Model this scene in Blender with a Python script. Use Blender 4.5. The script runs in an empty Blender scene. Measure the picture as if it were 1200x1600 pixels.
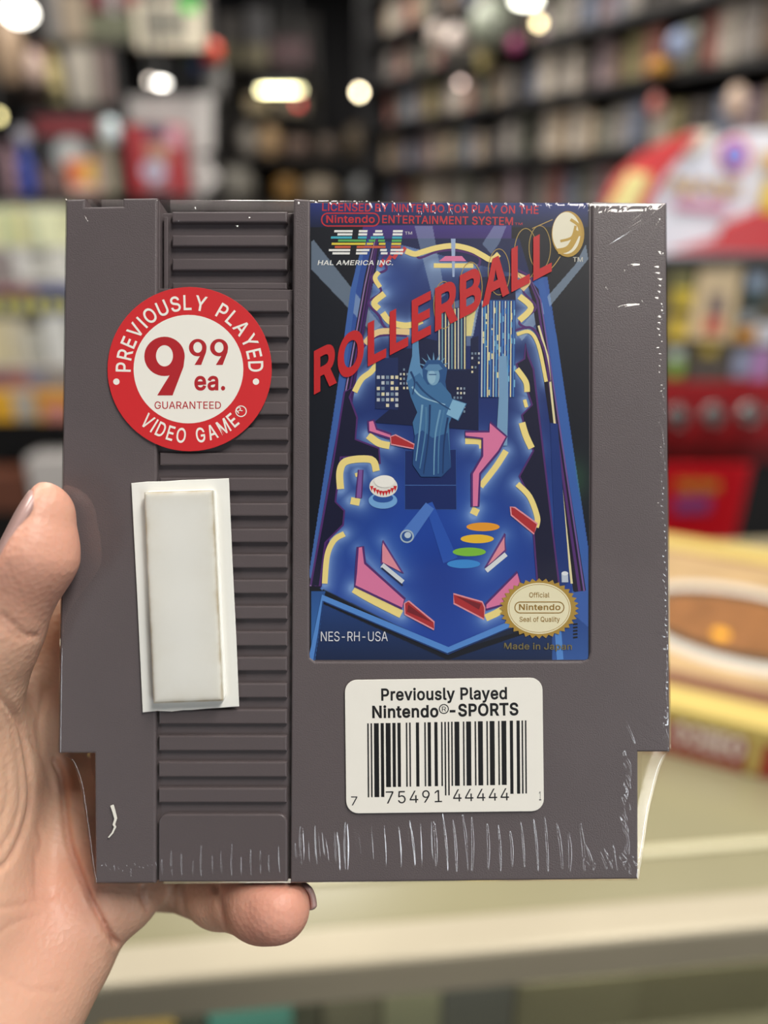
import bpy, bmesh, math, random
import numpy as np
from mathutils import Vector, Matrix, Euler
from mathutils.geometry import tessellate_polygon
random.seed(7); RNG = np.random.default_rng(7)
SC = bpy.context.scene; COL = SC.collection
F = 1200.0; PITCH = math.radians(21.4); CAMZ = 1.45

# ------------------------------------------------------------------ helpers
def lin(c):
    return tuple((x/255/12.92 if x/255 <= .04045 else ((x/255+.055)/1.055)**2.4) for x in c)
MATS = {}
def mat(rgb, rough=.5, var=.06, scale=40., metal=0., spec=.5, bump=0., bscale=200., emit=0., sss=0., coat=0.):
    key = (tuple(rgb), rough, var, scale, metal, spec, bump, bscale, emit, sss, coat)
    if key in MATS: return MATS[key]
    m = bpy.data.materials.new('material'); m.use_nodes = True; nt = m.node_tree; N = nt.nodes; L = nt.links
    b = N['Principled BSDF']; c = lin(rgb)
    b.inputs['Roughness'].default_value = rough; b.inputs['Metallic'].default_value = metal
    b.inputs['Specular IOR Level'].default_value = spec
    if coat: b.inputs['Coat Weight'].default_value = coat; b.inputs['Coat Roughness'].default_value = .22
    tc = N.new('ShaderNodeTexCoord')
    if var:
        nz = N.new('ShaderNodeTexNoise'); nz.inputs['Scale'].default_value = scale; nz.inputs['Detail'].default_value = 3
        L.new(tc.outputs['Object'], nz.inputs['Vector'])
        mx = N.new('ShaderNodeMix'); mx.data_type = 'RGBA'
        mx.inputs['A'].default_value = tuple(min(1, x*(1-var)) for x in c)+(1,)
        mx.inputs['B'].default_value = tuple(min(1, x*(1+var)) for x in c)+(1,)
        L.new(nz.outputs['Fac'], mx.inputs['Factor']); L.new(mx.outputs['Result'], b.inputs['Base Color'])
    else: b.inputs['Base Color'].default_value = c+(1,)
    if bump:
        n2 = N.new('ShaderNodeTexNoise'); n2.inputs['Scale'].default_value = bscale; n2.inputs['Detail'].default_value = 2
        L.new(tc.outputs['Object'], n2.inputs['Vector'])
        bp = N.new('ShaderNodeBump'); bp.inputs['Strength'].default_value = bump; bp.inputs['Distance'].default_value = .0004
        L.new(n2.outputs['Fac'], bp.inputs['Height']); L.new(bp.outputs['Normal'], b.inputs['Normal'])
    if emit:
        b.inputs['Emission Color'].default_value = c+(1,); b.inputs['Emission Strength'].default_value = emit
    MATS[key] = m; return m

class MB:
    def __init__(s): s.v = []; s.f = []; s.m = []; s.mats = []
    def mi(s, m):
        if m not in s.mats: s.mats.append(m)
        return s.mats.index(m)
    def add(s, vs, fs, m):
        o = len(s.v); k = s.mi(m); s.v.extend(tuple(x) for x in vs)
        for f in fs: s.f.append(tuple(i+o for i in f)); s.m.append(k)
    def box(s, x0, y0, z0, x1, y1, z1, m, bev=0.):
        if bev:
            s.prism([(x0, y0), (x1, y0), (x1, y1), (x0, y1)], z0, z1, bev, m); return
        v = [(x, y, z) for z in (z0, z1) for x, y in ((x0, y0), (x1, y0), (x1, y1), (x0, y1))]
        s.add(v, [(3, 2, 1, 0), (4, 5, 6, 7), (0, 1, 5, 4), (1, 2, 6, 5), (2, 3, 7, 6), (3, 0, 4, 7)], m)
    def prism(s, pts, z0, z1, bev, m, both=False, segs=3, xf=None):
        pts = ccw(pts); rings = []
        if both and bev:
            for k in range(segs):
                a = math.pi/2*k/segs; rings.append((inset(pts, bev*(1-math.sin(a))), z0+bev*(1-math.cos(a))))
        else: rings.append((pts, z0))
        if bev:
            for k in range(segs+1):
                a = math.pi/2*k/segs; rings.append((inset(pts, bev*(1-math.cos(a))), z1-bev*(1-math.sin(a))))
        else: rings.append((pts, z1))
        n = len(pts); V = [(p[0], p[1], z) for r, z in rings for p in r]; Fc = []
        for k in range(len(rings)-1):
            for i in range(n): j = (i+1) % n; Fc.append((k*n+i, k*n+j, (k+1)*n+j, (k+1)*n+i))
        Fc.append(tuple(range(n))[::-1]); Fc.append(tuple((len(rings)-1)*n+i for i in range(n)))
        if xf: V = [xf(p) for p in V]
        s.add(V, Fc, m)
    def lathe(s, prof, m, n=24, xf=None):        # prof: (r, z)
        V = [(r*math.cos(2*math.pi*i/n), r*math.sin(2*math.pi*i/n), z) for r, z in prof for i in range(n)]
        Fc = [(k*n+i, k*n+(i+1) % n, (k+1)*n+(i+1) % n, (k+1)*n+i) for k in range(len(prof)-1) for i in range(n)]
        Fc += [tuple(range(n))[::-1], tuple((len(prof)-1)*n+i for i in range(n))]
        if xf: V = [tuple(xf @ Vector(p)) for p in V]
        s.add(V, Fc, m)
    def tube(s, pts, r, m, n=8):
        pts = [Vector(p) for p in pts]; V = []; Fc = []
        for i, p in enumerate(pts):
            d = (pts[min(i+1, len(pts)-1)]-pts[max(i-1, 0)]).normalized()
            a = d.orthogonal().normalized(); b = d.cross(a)
            V += [tuple(p+r*(math.cos(2*math.pi*k/n)*a+math.sin(2*math.pi*k/n)*b)) for k in range(n)]
        for i in range(len(pts)-1):
            Fc += [(i*n+k, i*n+(k+1) % n, (i+1)*n+(k+1) % n, (i+1)*n+k) for k in range(n)]
        Fc += [tuple(range(n))[::-1], tuple((len(pts)-1)*n+k for k in range(n))]
        s.add(V, Fc, m)
    def build(s, name, parent=None, smooth=False, mw=None):
        me = bpy.data.meshes.new(name); me.from_pydata(s.v, [], s.f); me.update()
        for m in s.mats: me.materials.append(m)
        me.polygons.foreach_set('material_index', s.m)
        if smooth: me.shade_smooth()
        o = bpy.data.objects.new(name, me); COL.objects.link(o)
        if parent: o.parent = parent
        if mw is not None: o.matrix_world = mw
        return o
def area(p): return sum(p[i][0]*p[(i+1) % len(p)][1]-p[(i+1) % len(p)][0]*p[i][1] for i in range(len(p)))/2
def ccw(p): p = [tuple(q[:2]) for q in p]; return p if area(p) > 0 else p[::-1]
def inset(p, d):
    if d == 0: return list(p)
    n = len(p); out = []
    for i in range(n):
        a, b, c = Vector(p[i-1]), Vector(p[i]), Vector(p[(i+1) % n])
        e, f = (b-a).normalized(), (c-b).normalized(); n1, n2 = Vector((-e.y, e.x)), Vector((-f.y, f.x))
        k = max(.25, 1+n1.dot(n2)); out.append(tuple(b+(n1+n2)*d/k))
    return out
def rrect(x0, y0, x1, y1, r, n=5, corners=(1, 1, 1, 1)):
    out = []
    for (cx, cy, a0), on in zip(((x1-r, y1-r, 0), (x0+r, y1-r, 90), (x0+r, y0+r, 180), (x1-r, y0+r, 270)), corners):
        if on: out += [(cx+r*math.cos(math.radians(a0+90*k/n)), cy+r*math.sin(math.radians(a0+90*k/n))) for k in range(n+1)]
        else: out.append((cx+r*(1 if a0 in (0, 270) else -1), cy+r*(1 if a0 in (0, 90) else -1)))
    return out
def circ(cx, cy, rx, ry=None, n=48, a0=0.):
    ry = rx if ry is None else ry
    return [(cx+rx*math.cos(a0+2*math.pi*i/n), cy+ry*math.sin(a0+2*math.pi*i/n)) for i in range(n)]
def smooth_line(p, n=6):
    if len(p) < 3: return list(p)
    q = [p[0]]+list(p)+[p[-1]]; out = []
    for i in range(1, len(q)-2):
        for k in range(n):
            t = k/n; a, b, c, d = q[i-1], q[i], q[i+1], q[i+2]
            out.append(tuple(.5*((2*b[j])+(-a[j]+c[j])*t+(2*a[j]-5*b[j]+4*c[j]-d[j])*t*t+(-a[j]+3*b[j]-3*c[j]+d[j])*t**3) for j in range(len(b))))
    return out+[tuple(p[-1])]
def ribbon(p, w, closed=False):
    """strip of quads around a polyline: list of quads"""
    p = [Vector(q) for q in p]; n = len(p); L = []; R = []
    ws = w if isinstance(w, (list, tuple)) else None
    for i in range(n):
        if closed: a, c = p[i-1], p[(i+1) % n]
        else: a, c = p[max(i-1, 0)], p[min(i+1, n-1)]
        d = (c-a).normalized(); nn = Vector((-d.y, d.x))
        ww = (ws[0]+(ws[1]-ws[0])*i/(n-1)) if ws else w
        L.append(p[i]+nn*ww/2); R.append(p[i]-nn*ww/2)
    rng = range(n) if closed else range(n-1)
    return [[tuple(L[i]), tuple(L[(i+1) % n]), tuple(R[(i+1) % n]), tuple(R[i])] for i in rng]

def tag(o, label, cat, group=None, kind=None):
    if label: o['label'] = label
    if cat: o['category'] = cat
    if group: o['group'] = group
    if kind: o['kind'] = kind
    return o
def thing(name, label, cat, mw=None, group=None):
    o = bpy.data.objects.new(name, None); COL.objects.link(o); o.empty_display_size = .05
    if mw is not None: o.matrix_world = mw
    return tag(o, label, cat, group)
def structure(o): o['kind'] = 'structure'; return o

# ------------------------------------------------------------------ lettering (plain sans outlines: advance, contours; 1000 units per em)
GL = {
    '-': (453, '114,188 337,188 337,244 114,244'),
    '.': (188, '80,-2 88,-4 100,-4 112,-1 120,3 128,10 137,22 141,42 138,58 128,72 120,79 112,83 96,87 80,84 64,74 53,58 50,50 50,34 54,22 64,8'),
    '0': (453, '197,-5 230,-7 254,-5 278,1 302,11 322,23 342,42 360,63 374,87 383,111 393,143 399,175 404,211 404,291 400,331 393,363 385,391 371,423 358,447 345,463 322,484 302,498 282,507 254,514 226,516 198,514 174,508 150,498 130,484 112,467 94,446 82,423 69,395 60,363 53,331 49,295 49,215 53,179 60,143 70,111 79,87 94,63 109,43 130,24 150,11 170,3|210,51 194,55 178,62 162,75 142,100 130,123 123,143 117,167 113,195 110,223 110,283 117,339 123,363 131,387 150,421 162,434 174,444 190,452 210,458 226,460 238,459 262,452 274,447 289,435 305,419 323,387 335,343 340,315 343,283 343,223 337,171 330,143 322,119 303,87 278,65 262,57 242,51'),
    '1': (453, '76,0 391,0 390,55 276,55 276,509 198,509 184,498 86,426 86,358 212,450 212,55 76,55'),
    '2': (453, '64,0 389,0 389,57 152,57 286,200 322,242 357,290 366,306 375,330 380,358 380,390 376,410 371,426 360,446 349,462 322,486 306,497 290,504 258,512 226,516 202,514 178,510 162,505 146,498 126,486 109,470 98,458 86,443 76,422 67,386 66,362 126,362 130,390 138,410 146,426 162,441 182,452 198,457 222,460 250,457 262,454 282,443 294,435 306,421 317,394 320,362 318,346 311,326 298,304 282,282 259,254 64,46'),
    '3': (453, '185,-5 218,-7 242,-6 286,4 310,13 342,35 358,51 371,67 380,83 386,99 392,123 392,167 382,203 359,239 342,254 306,277 286,284 262,288 221,290 372,461 372,509 70,509 70,452 291,451 157,299 157,248 202,248 238,245 258,240 278,232 298,217 316,195 326,171 329,147 327,127 322,107 314,92 306,82 286,67 262,56 222,50 202,50 177,55 154,64 138,75 126,87 121,95 115,107 109,132 45,131 46,111 52,91 69,59 83,43 113,19 130,11 154,1'),
    '4': (453, '282,0 342,0 343,105 412,105 413,163 343,163 343,318 282,318 282,163 108,164 311,509 247,509 40,158 41,105 282,105'),
    '5': (453, '192,-5 222,-7 246,-5 270,0 290,7 310,16 326,27 342,41 358,59 379,95 390,139 390,179 388,199 379,231 362,262 346,283 334,296 319,307 294,321 278,326 246,333 214,333 190,329 178,325 154,315 134,300 151,451 366,452 366,509 96,509 67,253 126,246 155,263 190,275 218,277 230,276 258,270 274,262 286,254 306,232 320,207 327,175 327,147 324,131 319,115 309,95 286,71 266,59 250,53 222,50 206,50 194,53 170,62 146,79 139,87 127,107 122,130 60,130 65,95 72,79 83,59 96,43 120,23 139,11 158,3'),
    '6': (453, '201,-5 226,-7 250,-6 270,-2 306,12 326,26 343,39 367,71 377,91 384,111 388,131 389,155 388,179 378,220 370,239 360,255 333,283 315,295 298,303 258,313 222,314 202,309 176,297 322,509 252,509 137,339 102,286 88,259 80,239 68,199 64,163 65,135 75,95 86,71 106,43 126,25 162,5|202,51 186,56 162,71 153,79 138,101 132,115 126,143 125,159 128,187 133,203 144,223 154,236 174,252 198,262 226,265 246,263 266,258 278,251 298,236 308,223 319,203 325,183 327,171 326,139 320,115 313,99 299,79 286,68 266,56 242,49 226,48'),
    '7': (453, '97,0 165,0 391,450 391,509 62,509 62,452 325,452'),
    '8': (453, '193,-5 226,-7 250,-6 274,-2 298,4 318,12 334,21 354,35 379,63 389,79 394,94 399,115 401,135 398,163 392,183 378,210 370,222 350,241 328,255 298,266 318,273 345,291 359,307 369,323 376,343 382,379 376,419 369,435 360,451 339,475 324,487 306,498 286,506 254,513 226,516 182,511 162,505 130,489 112,475 90,450 76,419 72,399 70,379 72,359 76,343 83,323 94,307 107,291 118,283 134,273 155,266 124,255 102,242 90,231 70,205 59,179 53,151 53,115 57,95 63,79 76,59 86,47 114,23 134,12 154,4|202,51 182,55 166,60 146,73 130,89 122,103 116,127 115,139 119,163 124,179 138,199 154,214 166,221 182,228 198,232 226,235 250,233 270,228 294,216 314,199 322,188 330,175 336,151 337,135 334,115 330,103 322,90 306,74 286,61 270,55 242,50 226,49|206,291 180,299 170,305 158,314 146,328 138,343 134,363 133,375 136,399 140,411 150,427 170,446 186,453 202,457 226,460 242,459 262,454 286,443 295,435 308,419 314,407 318,387 319,375 316,351 308,331 302,323 291,311 274,300 254,293 242,291'),
    '9': (453, '130,0 200,0 314,167 349,222 373,270 384,306 388,330 388,370 384,394 377,414 368,434 357,450 342,469 327,482 310,494 290,503 270,510 250,514 226,516 206,514 170,507 162,504 144,494 122,481 96,454 76,418 69,394 65,374 64,354 68,310 74,286 85,266 106,237 134,216 154,206 178,198 194,196 226,195 246,199 275,210|202,246 186,251 166,263 146,282 138,294 132,310 126,334 125,350 127,370 133,394 138,408 146,421 166,440 175,446 198,457 226,460 246,458 254,457 278,446 290,438 307,418 320,394 325,378 327,366 327,334 321,310 314,294 300,274 281,258 266,251 238,244 222,243'),
    'A': (480, '16,0 85,0 135,142 344,142 395,0 463,0 276,509 201,509|155,199 191,302 238,455 276,334 323,199'),
    'B': (456, '60,0 246,0 298,4 322,10 346,19 374,37 390,53 408,82 417,118 417,154 410,186 394,215 374,237 350,252 334,264 356,280 374,302 386,319 392,330 397,358 398,374 395,406 381,442 369,458 343,482 330,490 310,499 266,508 242,509 60,509|125,57 125,231 246,231 278,228 294,223 306,218 326,204 338,190 347,174 355,146 354,122 349,106 340,90 328,78 314,70 298,64 270,58|125,285 125,452 238,452 262,450 286,445 298,439 311,430 322,418 330,402 334,386 336,370 333,350 330,338 322,325 306,308 298,302 278,292 254,286 238,285'),
    'C': (510, '233,-5 266,-7 306,-4 338,4 354,10 386,27 414,48 426,60 438,75 457,107 469,143 473,160 408,160 401,135 387,111 374,95 350,76 326,64 306,58 282,53 266,53 246,54 222,59 202,66 182,77 166,89 150,106 137,123 124,147 116,167 109,195 103,251 105,283 109,315 117,343 126,366 147,399 166,419 182,431 202,443 222,450 266,456 290,454 314,449 338,439 350,433 376,411 389,395 400,375 408,348 473,348 469,367 462,387 449,415 427,447 402,471 374,489 342,503 306,513 266,516 234,514 202,507 178,498 150,484 126,466 103,443 85,419 69,391 58,363 49,331 42,291 40,255 42,215 48,179 57,147 70,114 86,87 102,65 126,42 150,25 178,11 206,1'),
    'D': (502, '60,0 218,0 254,2 290,8 322,17 354,33 374,47 396,66 416,90 434,122 446,150 454,178 460,218 462,258 460,294 455,326 445,362 433,390 418,417 397,442 378,460 352,478 326,491 290,502 262,507 226,509 60,509|124,56 125,452 222,452 274,446 298,438 318,429 338,415 350,403 367,382 380,358 387,338 393,314 398,282 398,226 394,198 387,170 378,148 367,126 350,107 337,94 320,82 297,70 274,64 242,58'),
    'E': (419, '60,0 375,0 375,57 125,57 125,228 354,230 354,286 125,286 125,452 372,452 372,509 60,509'),
    'F': (410, '60,0 125,0 125,220 346,221 346,278 126,278 125,452 369,452 369,509 60,509'),
    'G': (520, '234,-5 270,-7 298,-5 326,0 350,7 378,20 398,33 420,51 435,67 451,91 463,115 471,139 476,171 478,199 478,256 283,255 283,199 414,199 414,179 410,159 398,127 386,107 374,94 362,83 342,70 310,57 286,54 246,54 222,60 200,67 182,77 166,90 150,106 137,123 126,143 116,167 109,195 105,223 103,255 105,283 109,315 116,339 125,363 136,383 150,403 162,416 182,432 198,441 222,450 242,454 266,456 302,452 326,444 344,435 365,419 388,391 399,371 408,349 474,349 465,383 458,400 430,443 418,456 390,479 370,491 338,504 306,512 266,516 234,514 202,508 174,498 150,485 126,467 102,444 86,423 68,391 58,363 47,327 42,295 40,255 42,215 47,179 57,147 69,115 86,87 105,63 125,43 150,24 174,12 206,1'),
    'H': (517, '60,0 125,0 125,232 392,232 392,0 457,0 457,509 392,509 392,289 125,289 125,509 60,509'),
    'I': (185, '60,0 125,0 125,509 60,509'),
    'J': (396, '159,-5 183,-7 215,-4 247,4 271,15 295,35 311,53 327,83 334,111 336,147 335,508 273,509 272,147 270,123 266,103 258,87 247,74 235,64 219,56 203,51 167,51 147,57 135,63 121,75 111,87 104,103 99,123 97,173 33,173 33,143 36,111 45,79 57,55 75,33 99,14 123,3'),
    'L': (393, '60,0 361,0 361,57 125,57 125,509 60,509'),
    'M': (628, '60,0 122,0 122,326 120,418 122,427 170,290 286,1 342,0 456,290 505,431 506,410 504,326 504,0 568,0 568,509 476,509 352,186 314,73 277,186 152,509 60,509'),
    'N': (523, '60,0 125,0 125,290 120,430 202,290 387,0 462,0 463,509 399,509 399,146 402,81 370,138 351,170 136,509 60,509'),
    'O': (533, '233,-5 270,-7 298,-5 330,1 358,12 382,24 409,43 430,65 448,87 464,115 477,147 485,175 491,215 493,255 491,291 486,327 476,363 465,391 449,419 430,443 410,464 385,483 358,497 330,508 298,514 266,516 238,514 206,508 178,498 150,484 126,466 106,446 88,423 69,391 56,359 48,327 42,295 40,251 42,215 48,179 58,143 70,115 86,88 105,63 125,43 150,25 178,11 202,2|242,55 206,65 182,77 166,90 153,103 137,123 124,147 116,167 109,195 103,251 105,287 109,315 116,339 125,363 136,383 150,403 166,419 186,434 202,443 222,450 266,456 286,454 310,450 330,443 350,432 366,420 382,405 397,383 409,363 417,343 425,315 429,283 429,223 424,191 418,167 408,143 385,107 366,89 346,75 330,66 310,59 286,54 266,53'),
    'P': (445, '60,0 125,0 125,185 262,187 290,191 313,198 334,209 350,219 363,230 381,250 391,266 404,302 409,350 404,390 398,410 390,430 379,446 366,462 346,478 314,496 290,503 266,506 234,509 60,509|124,241 125,452 230,452 266,449 294,440 314,426 325,414 333,402 341,378 344,362 344,334 342,318 327,282 318,273 298,257 286,251 254,243'),
    'Q': (533, '401,-48 468,-48 403,38 430,65 447,86 462,112 477,146 486,178 491,214 493,254 491,294 486,326 477,362 463,394 449,418 430,443 406,467 382,485 358,497 326,509 298,514 266,516 234,514 206,508 190,503 174,497 150,484 126,466 106,446 85,418 70,394 57,362 48,330 42,294 40,254 42,214 48,178 57,146 70,114 86,88 102,66 126,42 150,25 178,11 202,2 238,-5 266,-7 298,-5 326,0 358,10|246,54 222,59 206,65 182,77 166,90 150,106 137,122 124,146 117,166 109,194 103,254 109,314 116,338 124,362 138,386 150,402 170,422 182,432 202,443 222,450 242,454 266,456 310,450 330,443 350,432 366,420 382,405 396,386 409,362 418,339 426,310 429,282 429,222 425,194 417,166 407,142 396,122 382,104 366,88 313,159 246,159 319,62 290,54'),
    'R': (449, '60,0 125,0 125,197 246,198 353,0 427,0 314,210 334,218 366,240 382,258 399,290 405,310 409,350 408,374 405,394 399,414 380,450 366,465 350,478 334,488 290,504 234,509 60,509|125,256 125,452 234,452 266,449 298,440 317,426 333,406 338,394 343,370 345,350 342,326 338,310 333,298 318,281 298,267 266,258 234,255'),
    'S': (447, '188,-7 224,-9 252,-8 276,-4 304,3 340,20 360,34 375,49 387,65 396,81 402,97 407,117 407,153 405,169 401,185 395,197 380,218 360,237 336,252 312,264 276,276 204,295 160,312 148,319 136,329 125,341 119,353 115,377 118,397 123,409 135,425 148,437 168,448 192,456 208,458 224,459 248,457 268,453 288,446 316,425 327,409 333,397 337,378 401,378 399,397 387,433 376,450 352,475 332,489 312,499 276,511 244,515 224,516 180,511 156,505 120,489 88,464 76,449 64,429 58,413 53,393 52,373 54,349 60,325 72,305 88,287 104,274 126,261 152,250 184,239 268,215 296,205 326,185 336,173 342,161 346,141 345,125 336,101 320,82 300,67 284,59 268,54 240,50 224,49 192,52 164,60 144,70 130,81 116,97 110,109 104,137 38,137 41,117 47,93 54,77 63,61 76,45 92,30 105,21 128,9 148,1'),
    'T': (449, '193,0 257,0 257,452 417,452 417,509 32,509 32,452 193,452'),
    'U': (517, '222,-6 258,-8 290,-7 338,5 362,15 386,30 406,46 418,59 432,78 442,98 452,126 456,146 457,170 457,509 393,509 393,178 392,158 385,130 378,114 367,98 346,78 330,68 318,62 290,55 258,52 238,53 218,56 190,67 174,76 158,89 148,102 134,126 128,146 124,178 124,509 60,509 60,174 62,146 67,122 74,102 86,78 98,60 115,42 134,27 155,14 178,5'),
    'V': (480, '204,0 278,0 463,509 395,509 280,178 250,82 242,56 238,63 204,174 84,509 16,508'),
    'Y': (472, '203,0 268,0 268,206 455,509 381,509 281,346 247,286 236,264 208,318 90,509 16,509 202,208'),
    'a': (389, '134,-7 160,-9 176,-8 200,-4 216,2 236,12 248,22 264,39 277,59 278,0 337,0 337,249 336,273 333,289 329,305 316,330 296,353 276,366 264,371 224,382 204,384 176,384 148,379 120,371 104,364 89,353 68,336 60,325 49,309 41,291 100,274 108,289 122,305 140,318 168,328 196,331 220,329 241,321 253,313 260,306 267,297 272,285 276,253 272,241 264,235 244,228 176,220 124,211 100,203 88,199 65,185 49,169 41,157 34,137 30,109 31,89 40,57 56,33 80,12 108,0|168,45 148,47 132,51 120,56 104,69 95,85 92,93 92,105 96,125 99,133 104,140 116,150 132,158 172,167 212,173 252,180 276,189 276,137 275,125 269,105 255,81 240,67 228,59 216,53 200,49'),
    'c': (396, '176,-6 220,-8 248,-4 264,0 295,14 313,26 334,46 352,75 363,102 304,116 296,94 284,78 271,66 252,55 236,50 204,46 172,51 160,56 148,64 132,78 115,102 109,114 99,150 97,166 96,186 99,222 103,242 113,270 133,298 144,309 157,318 172,325 188,329 208,330 228,328 252,321 268,312 286,294 297,278 304,262 362,277 352,302 340,321 324,341 304,356 284,368 260,377 232,383 204,384 180,383 140,372 116,360 100,348 82,330 68,312 56,290 46,266 36,218 34,186 36,158 41,130 47,106 55,86 69,62 82,46 100,28 116,16 136,6 160,-2'),
    'd': (424, '166,-6 192,-8 212,-7 228,-5 244,1 263,10 278,22 288,33 313,65 313,0 372,0 372,509 311,508 311,316 280,353 264,366 252,373 240,378 212,384 172,383 152,378 130,370 112,361 94,346 78,330 67,314 56,294 46,270 39,246 35,218 35,162 40,130 54,86 65,66 78,46 96,27 112,15 128,6|176,50 160,56 144,67 132,78 114,102 103,134 99,150 96,190 99,226 107,258 114,274 131,298 144,310 156,319 184,328 204,330 228,327 252,319 272,304 292,279 298,266 305,246 311,210 312,186 309,150 304,130 292,99 284,86 264,66 248,56 236,51 224,49 204,47'),
    'e': (404, '178,-6 212,-8 248,-5 280,3 296,10 312,20 336,41 353,62 365,90 307,105 290,78 276,65 260,55 236,48 212,46 180,50 149,62 130,78 119,90 110,106 104,122 97,154 96,169 371,169 371,198 368,242 362,266 350,298 341,314 330,330 317,342 292,362 264,375 236,382 220,384 180,383 156,378 136,370 116,360 96,345 68,313 56,292 46,266 39,242 35,214 34,186 35,158 40,130 47,106 57,82 69,62 82,46 96,32 116,16 136,7 160,-2|97,221 99,242 104,258 114,278 124,293 133,302 144,312 160,321 188,329 204,330 224,329 240,325 260,315 279,298 291,282 299,266 307,238 308,221'),
    'f': (254, '81,0 142,0 142,326 228,327 227,378 142,379 142,430 145,442 153,458 160,465 172,470 196,474 212,473 226,468 243,520 232,524 212,528 188,530 172,529 148,524 124,513 112,504 96,486 85,462 81,434 80,379 6,379 6,327 81,327'),
    'i': (167, '53,0 114,0 114,378 53,379|66,446 83,443 103,447 115,457 126,473 126,490 123,498 115,510 99,521 83,524 67,521 52,510 44,498 41,482 45,466 59,450'),
    'k': (381, '53,0 114,0 114,141 155,178 294,0 372,0 201,216 359,378 283,378 114,205 114,509 53,509'),
    'l': (189, '113,0 155,-2 181,3 169,54 147,52 131,54 120,61 115,76 114,509 53,509 54,64 59,44 74,20 87,9 99,4'),
    'm': (610, '53,0 114,0 114,254 121,278 127,290 135,302 147,313 159,321 171,326 187,330 215,329 227,326 243,319 261,302 269,286 273,274 274,1 335,0 335,246 337,262 342,282 351,299 367,316 375,321 391,327 407,330 419,330 447,326 459,321 471,314 483,302 489,290 494,274 496,254 496,0 557,0 557,254 556,278 552,298 542,326 523,352 507,366 483,378 467,383 455,385 423,385 395,380 367,369 347,353 331,334 317,311 309,330 299,346 287,360 271,373 255,380 239,385 207,386 195,384 171,376 151,363 132,346 114,315 112,326 112,378 53,379'),
    'n': (410, '53,0 114,0 114,242 121,270 126,282 131,291 141,302 149,310 171,322 187,326 211,329 227,328 247,322 259,315 274,302 283,290 290,274 295,254 296,234 296,0 357,0 357,242 356,262 353,286 348,302 340,322 330,338 311,358 295,369 283,374 263,380 227,384 207,383 187,379 167,371 151,361 135,347 112,313 112,378 53,379'),
    'o': (415, '176,-6 204,-8 232,-7 256,-2 279,6 300,17 316,30 332,45 348,66 360,86 368,106 376,134 380,162 380,218 376,242 369,266 357,294 348,310 333,330 316,346 300,359 276,372 240,381 208,384 180,383 136,371 116,360 96,344 82,330 67,310 56,290 47,270 40,242 34,186 36,158 45,110 57,82 68,64 80,48 100,28 116,16 136,6 160,-2|204,46 172,51 160,56 145,66 132,78 115,102 108,118 99,150 96,186 99,222 107,254 115,274 132,298 144,309 160,320 188,329 208,330 228,328 256,319 283,298 300,274 308,254 316,222 319,186 316,150 307,118 300,102 284,78 270,66 256,57 240,51'),
    'p': (424, '53,-143 114,-143 114,64 139,30 163,9 183,-1 195,-4 231,-8 255,-6 275,-2 295,6 312,15 331,30 344,43 359,63 371,87 379,107 385,131 389,159 389,215 385,243 378,271 371,291 360,311 343,334 315,359 291,372 275,378 251,383 211,384 183,378 162,367 138,347 117,317 112,323 111,378 53,379|215,47 187,51 175,56 151,74 139,87 125,115 117,147 113,171 113,207 117,231 125,263 139,290 148,299 160,311 175,320 203,329 227,330 251,325 267,319 279,311 300,291 315,263 321,243 325,223 328,187 325,151 321,131 310,103 299,86 290,75 263,55 251,51 239,48'),
    'r': (259, '53,0 114,0 114,250 120,270 127,286 133,294 147,308 159,315 171,319 183,323 207,326 243,322 243,384 211,385 187,382 165,374 141,358 130,346 113,318 112,330 111,379 53,378'),
    's': (365, '150,-6 182,-8 222,-5 262,7 290,24 310,45 322,62 330,90 330,122 325,142 317,158 306,171 293,182 274,194 254,202 158,227 142,233 125,242 117,250 112,258 109,274 110,286 114,298 120,306 130,316 142,324 154,328 170,332 186,333 206,331 218,328 233,322 242,316 251,306 263,290 268,277 323,290 315,314 308,326 288,350 266,366 254,372 238,378 206,384 170,384 150,381 130,377 99,362 86,353 64,330 52,306 48,290 48,254 53,238 62,220 74,206 84,198 103,186 126,177 210,155 238,146 254,135 266,118 268,102 267,90 254,71 242,61 230,54 198,46 182,45 162,47 150,49 126,59 106,78 94,106 36,94 45,62 62,38 73,26 86,17 110,4 127,-2'),
    't': (227, '139,-2 180,-4 200,-2 213,2 202,54 168,50 152,52 137,59 129,74 126,98 126,326 204,327 204,379 126,379 126,471 65,470 64,379 6,378 6,327 65,327 65,94 67,70 72,51 78,38 91,22 108,9 124,2'),
    'u': (410, '156,-3 179,-5 203,-4 223,1 239,7 257,17 271,29 285,45 298,69 298,0 357,0 357,379 297,379 296,149 293,121 289,109 279,91 267,76 248,61 227,53 211,51 199,50 183,52 163,56 148,65 135,77 127,89 119,105 115,125 114,379 53,379 53,141 54,117 57,93 62,77 70,57 79,42 91,29 99,21 115,11 131,4'),
    'v': (389, '163,0 226,0 371,378 305,379 218,138 203,86 195,59 177,122 84,378 18,378'),
    'y': (389, '63,-143 79,-145 103,-145 119,-142 139,-136 155,-126 165,-119 177,-107 185,-95 199,-71 205,-55 371,379 305,379 212,121 195,61 191,69 177,121 84,379 17,379 162,-3 151,-35 143,-55 135,-68 123,-80 111,-87 95,-90 61,-86 47,-139'),
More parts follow.
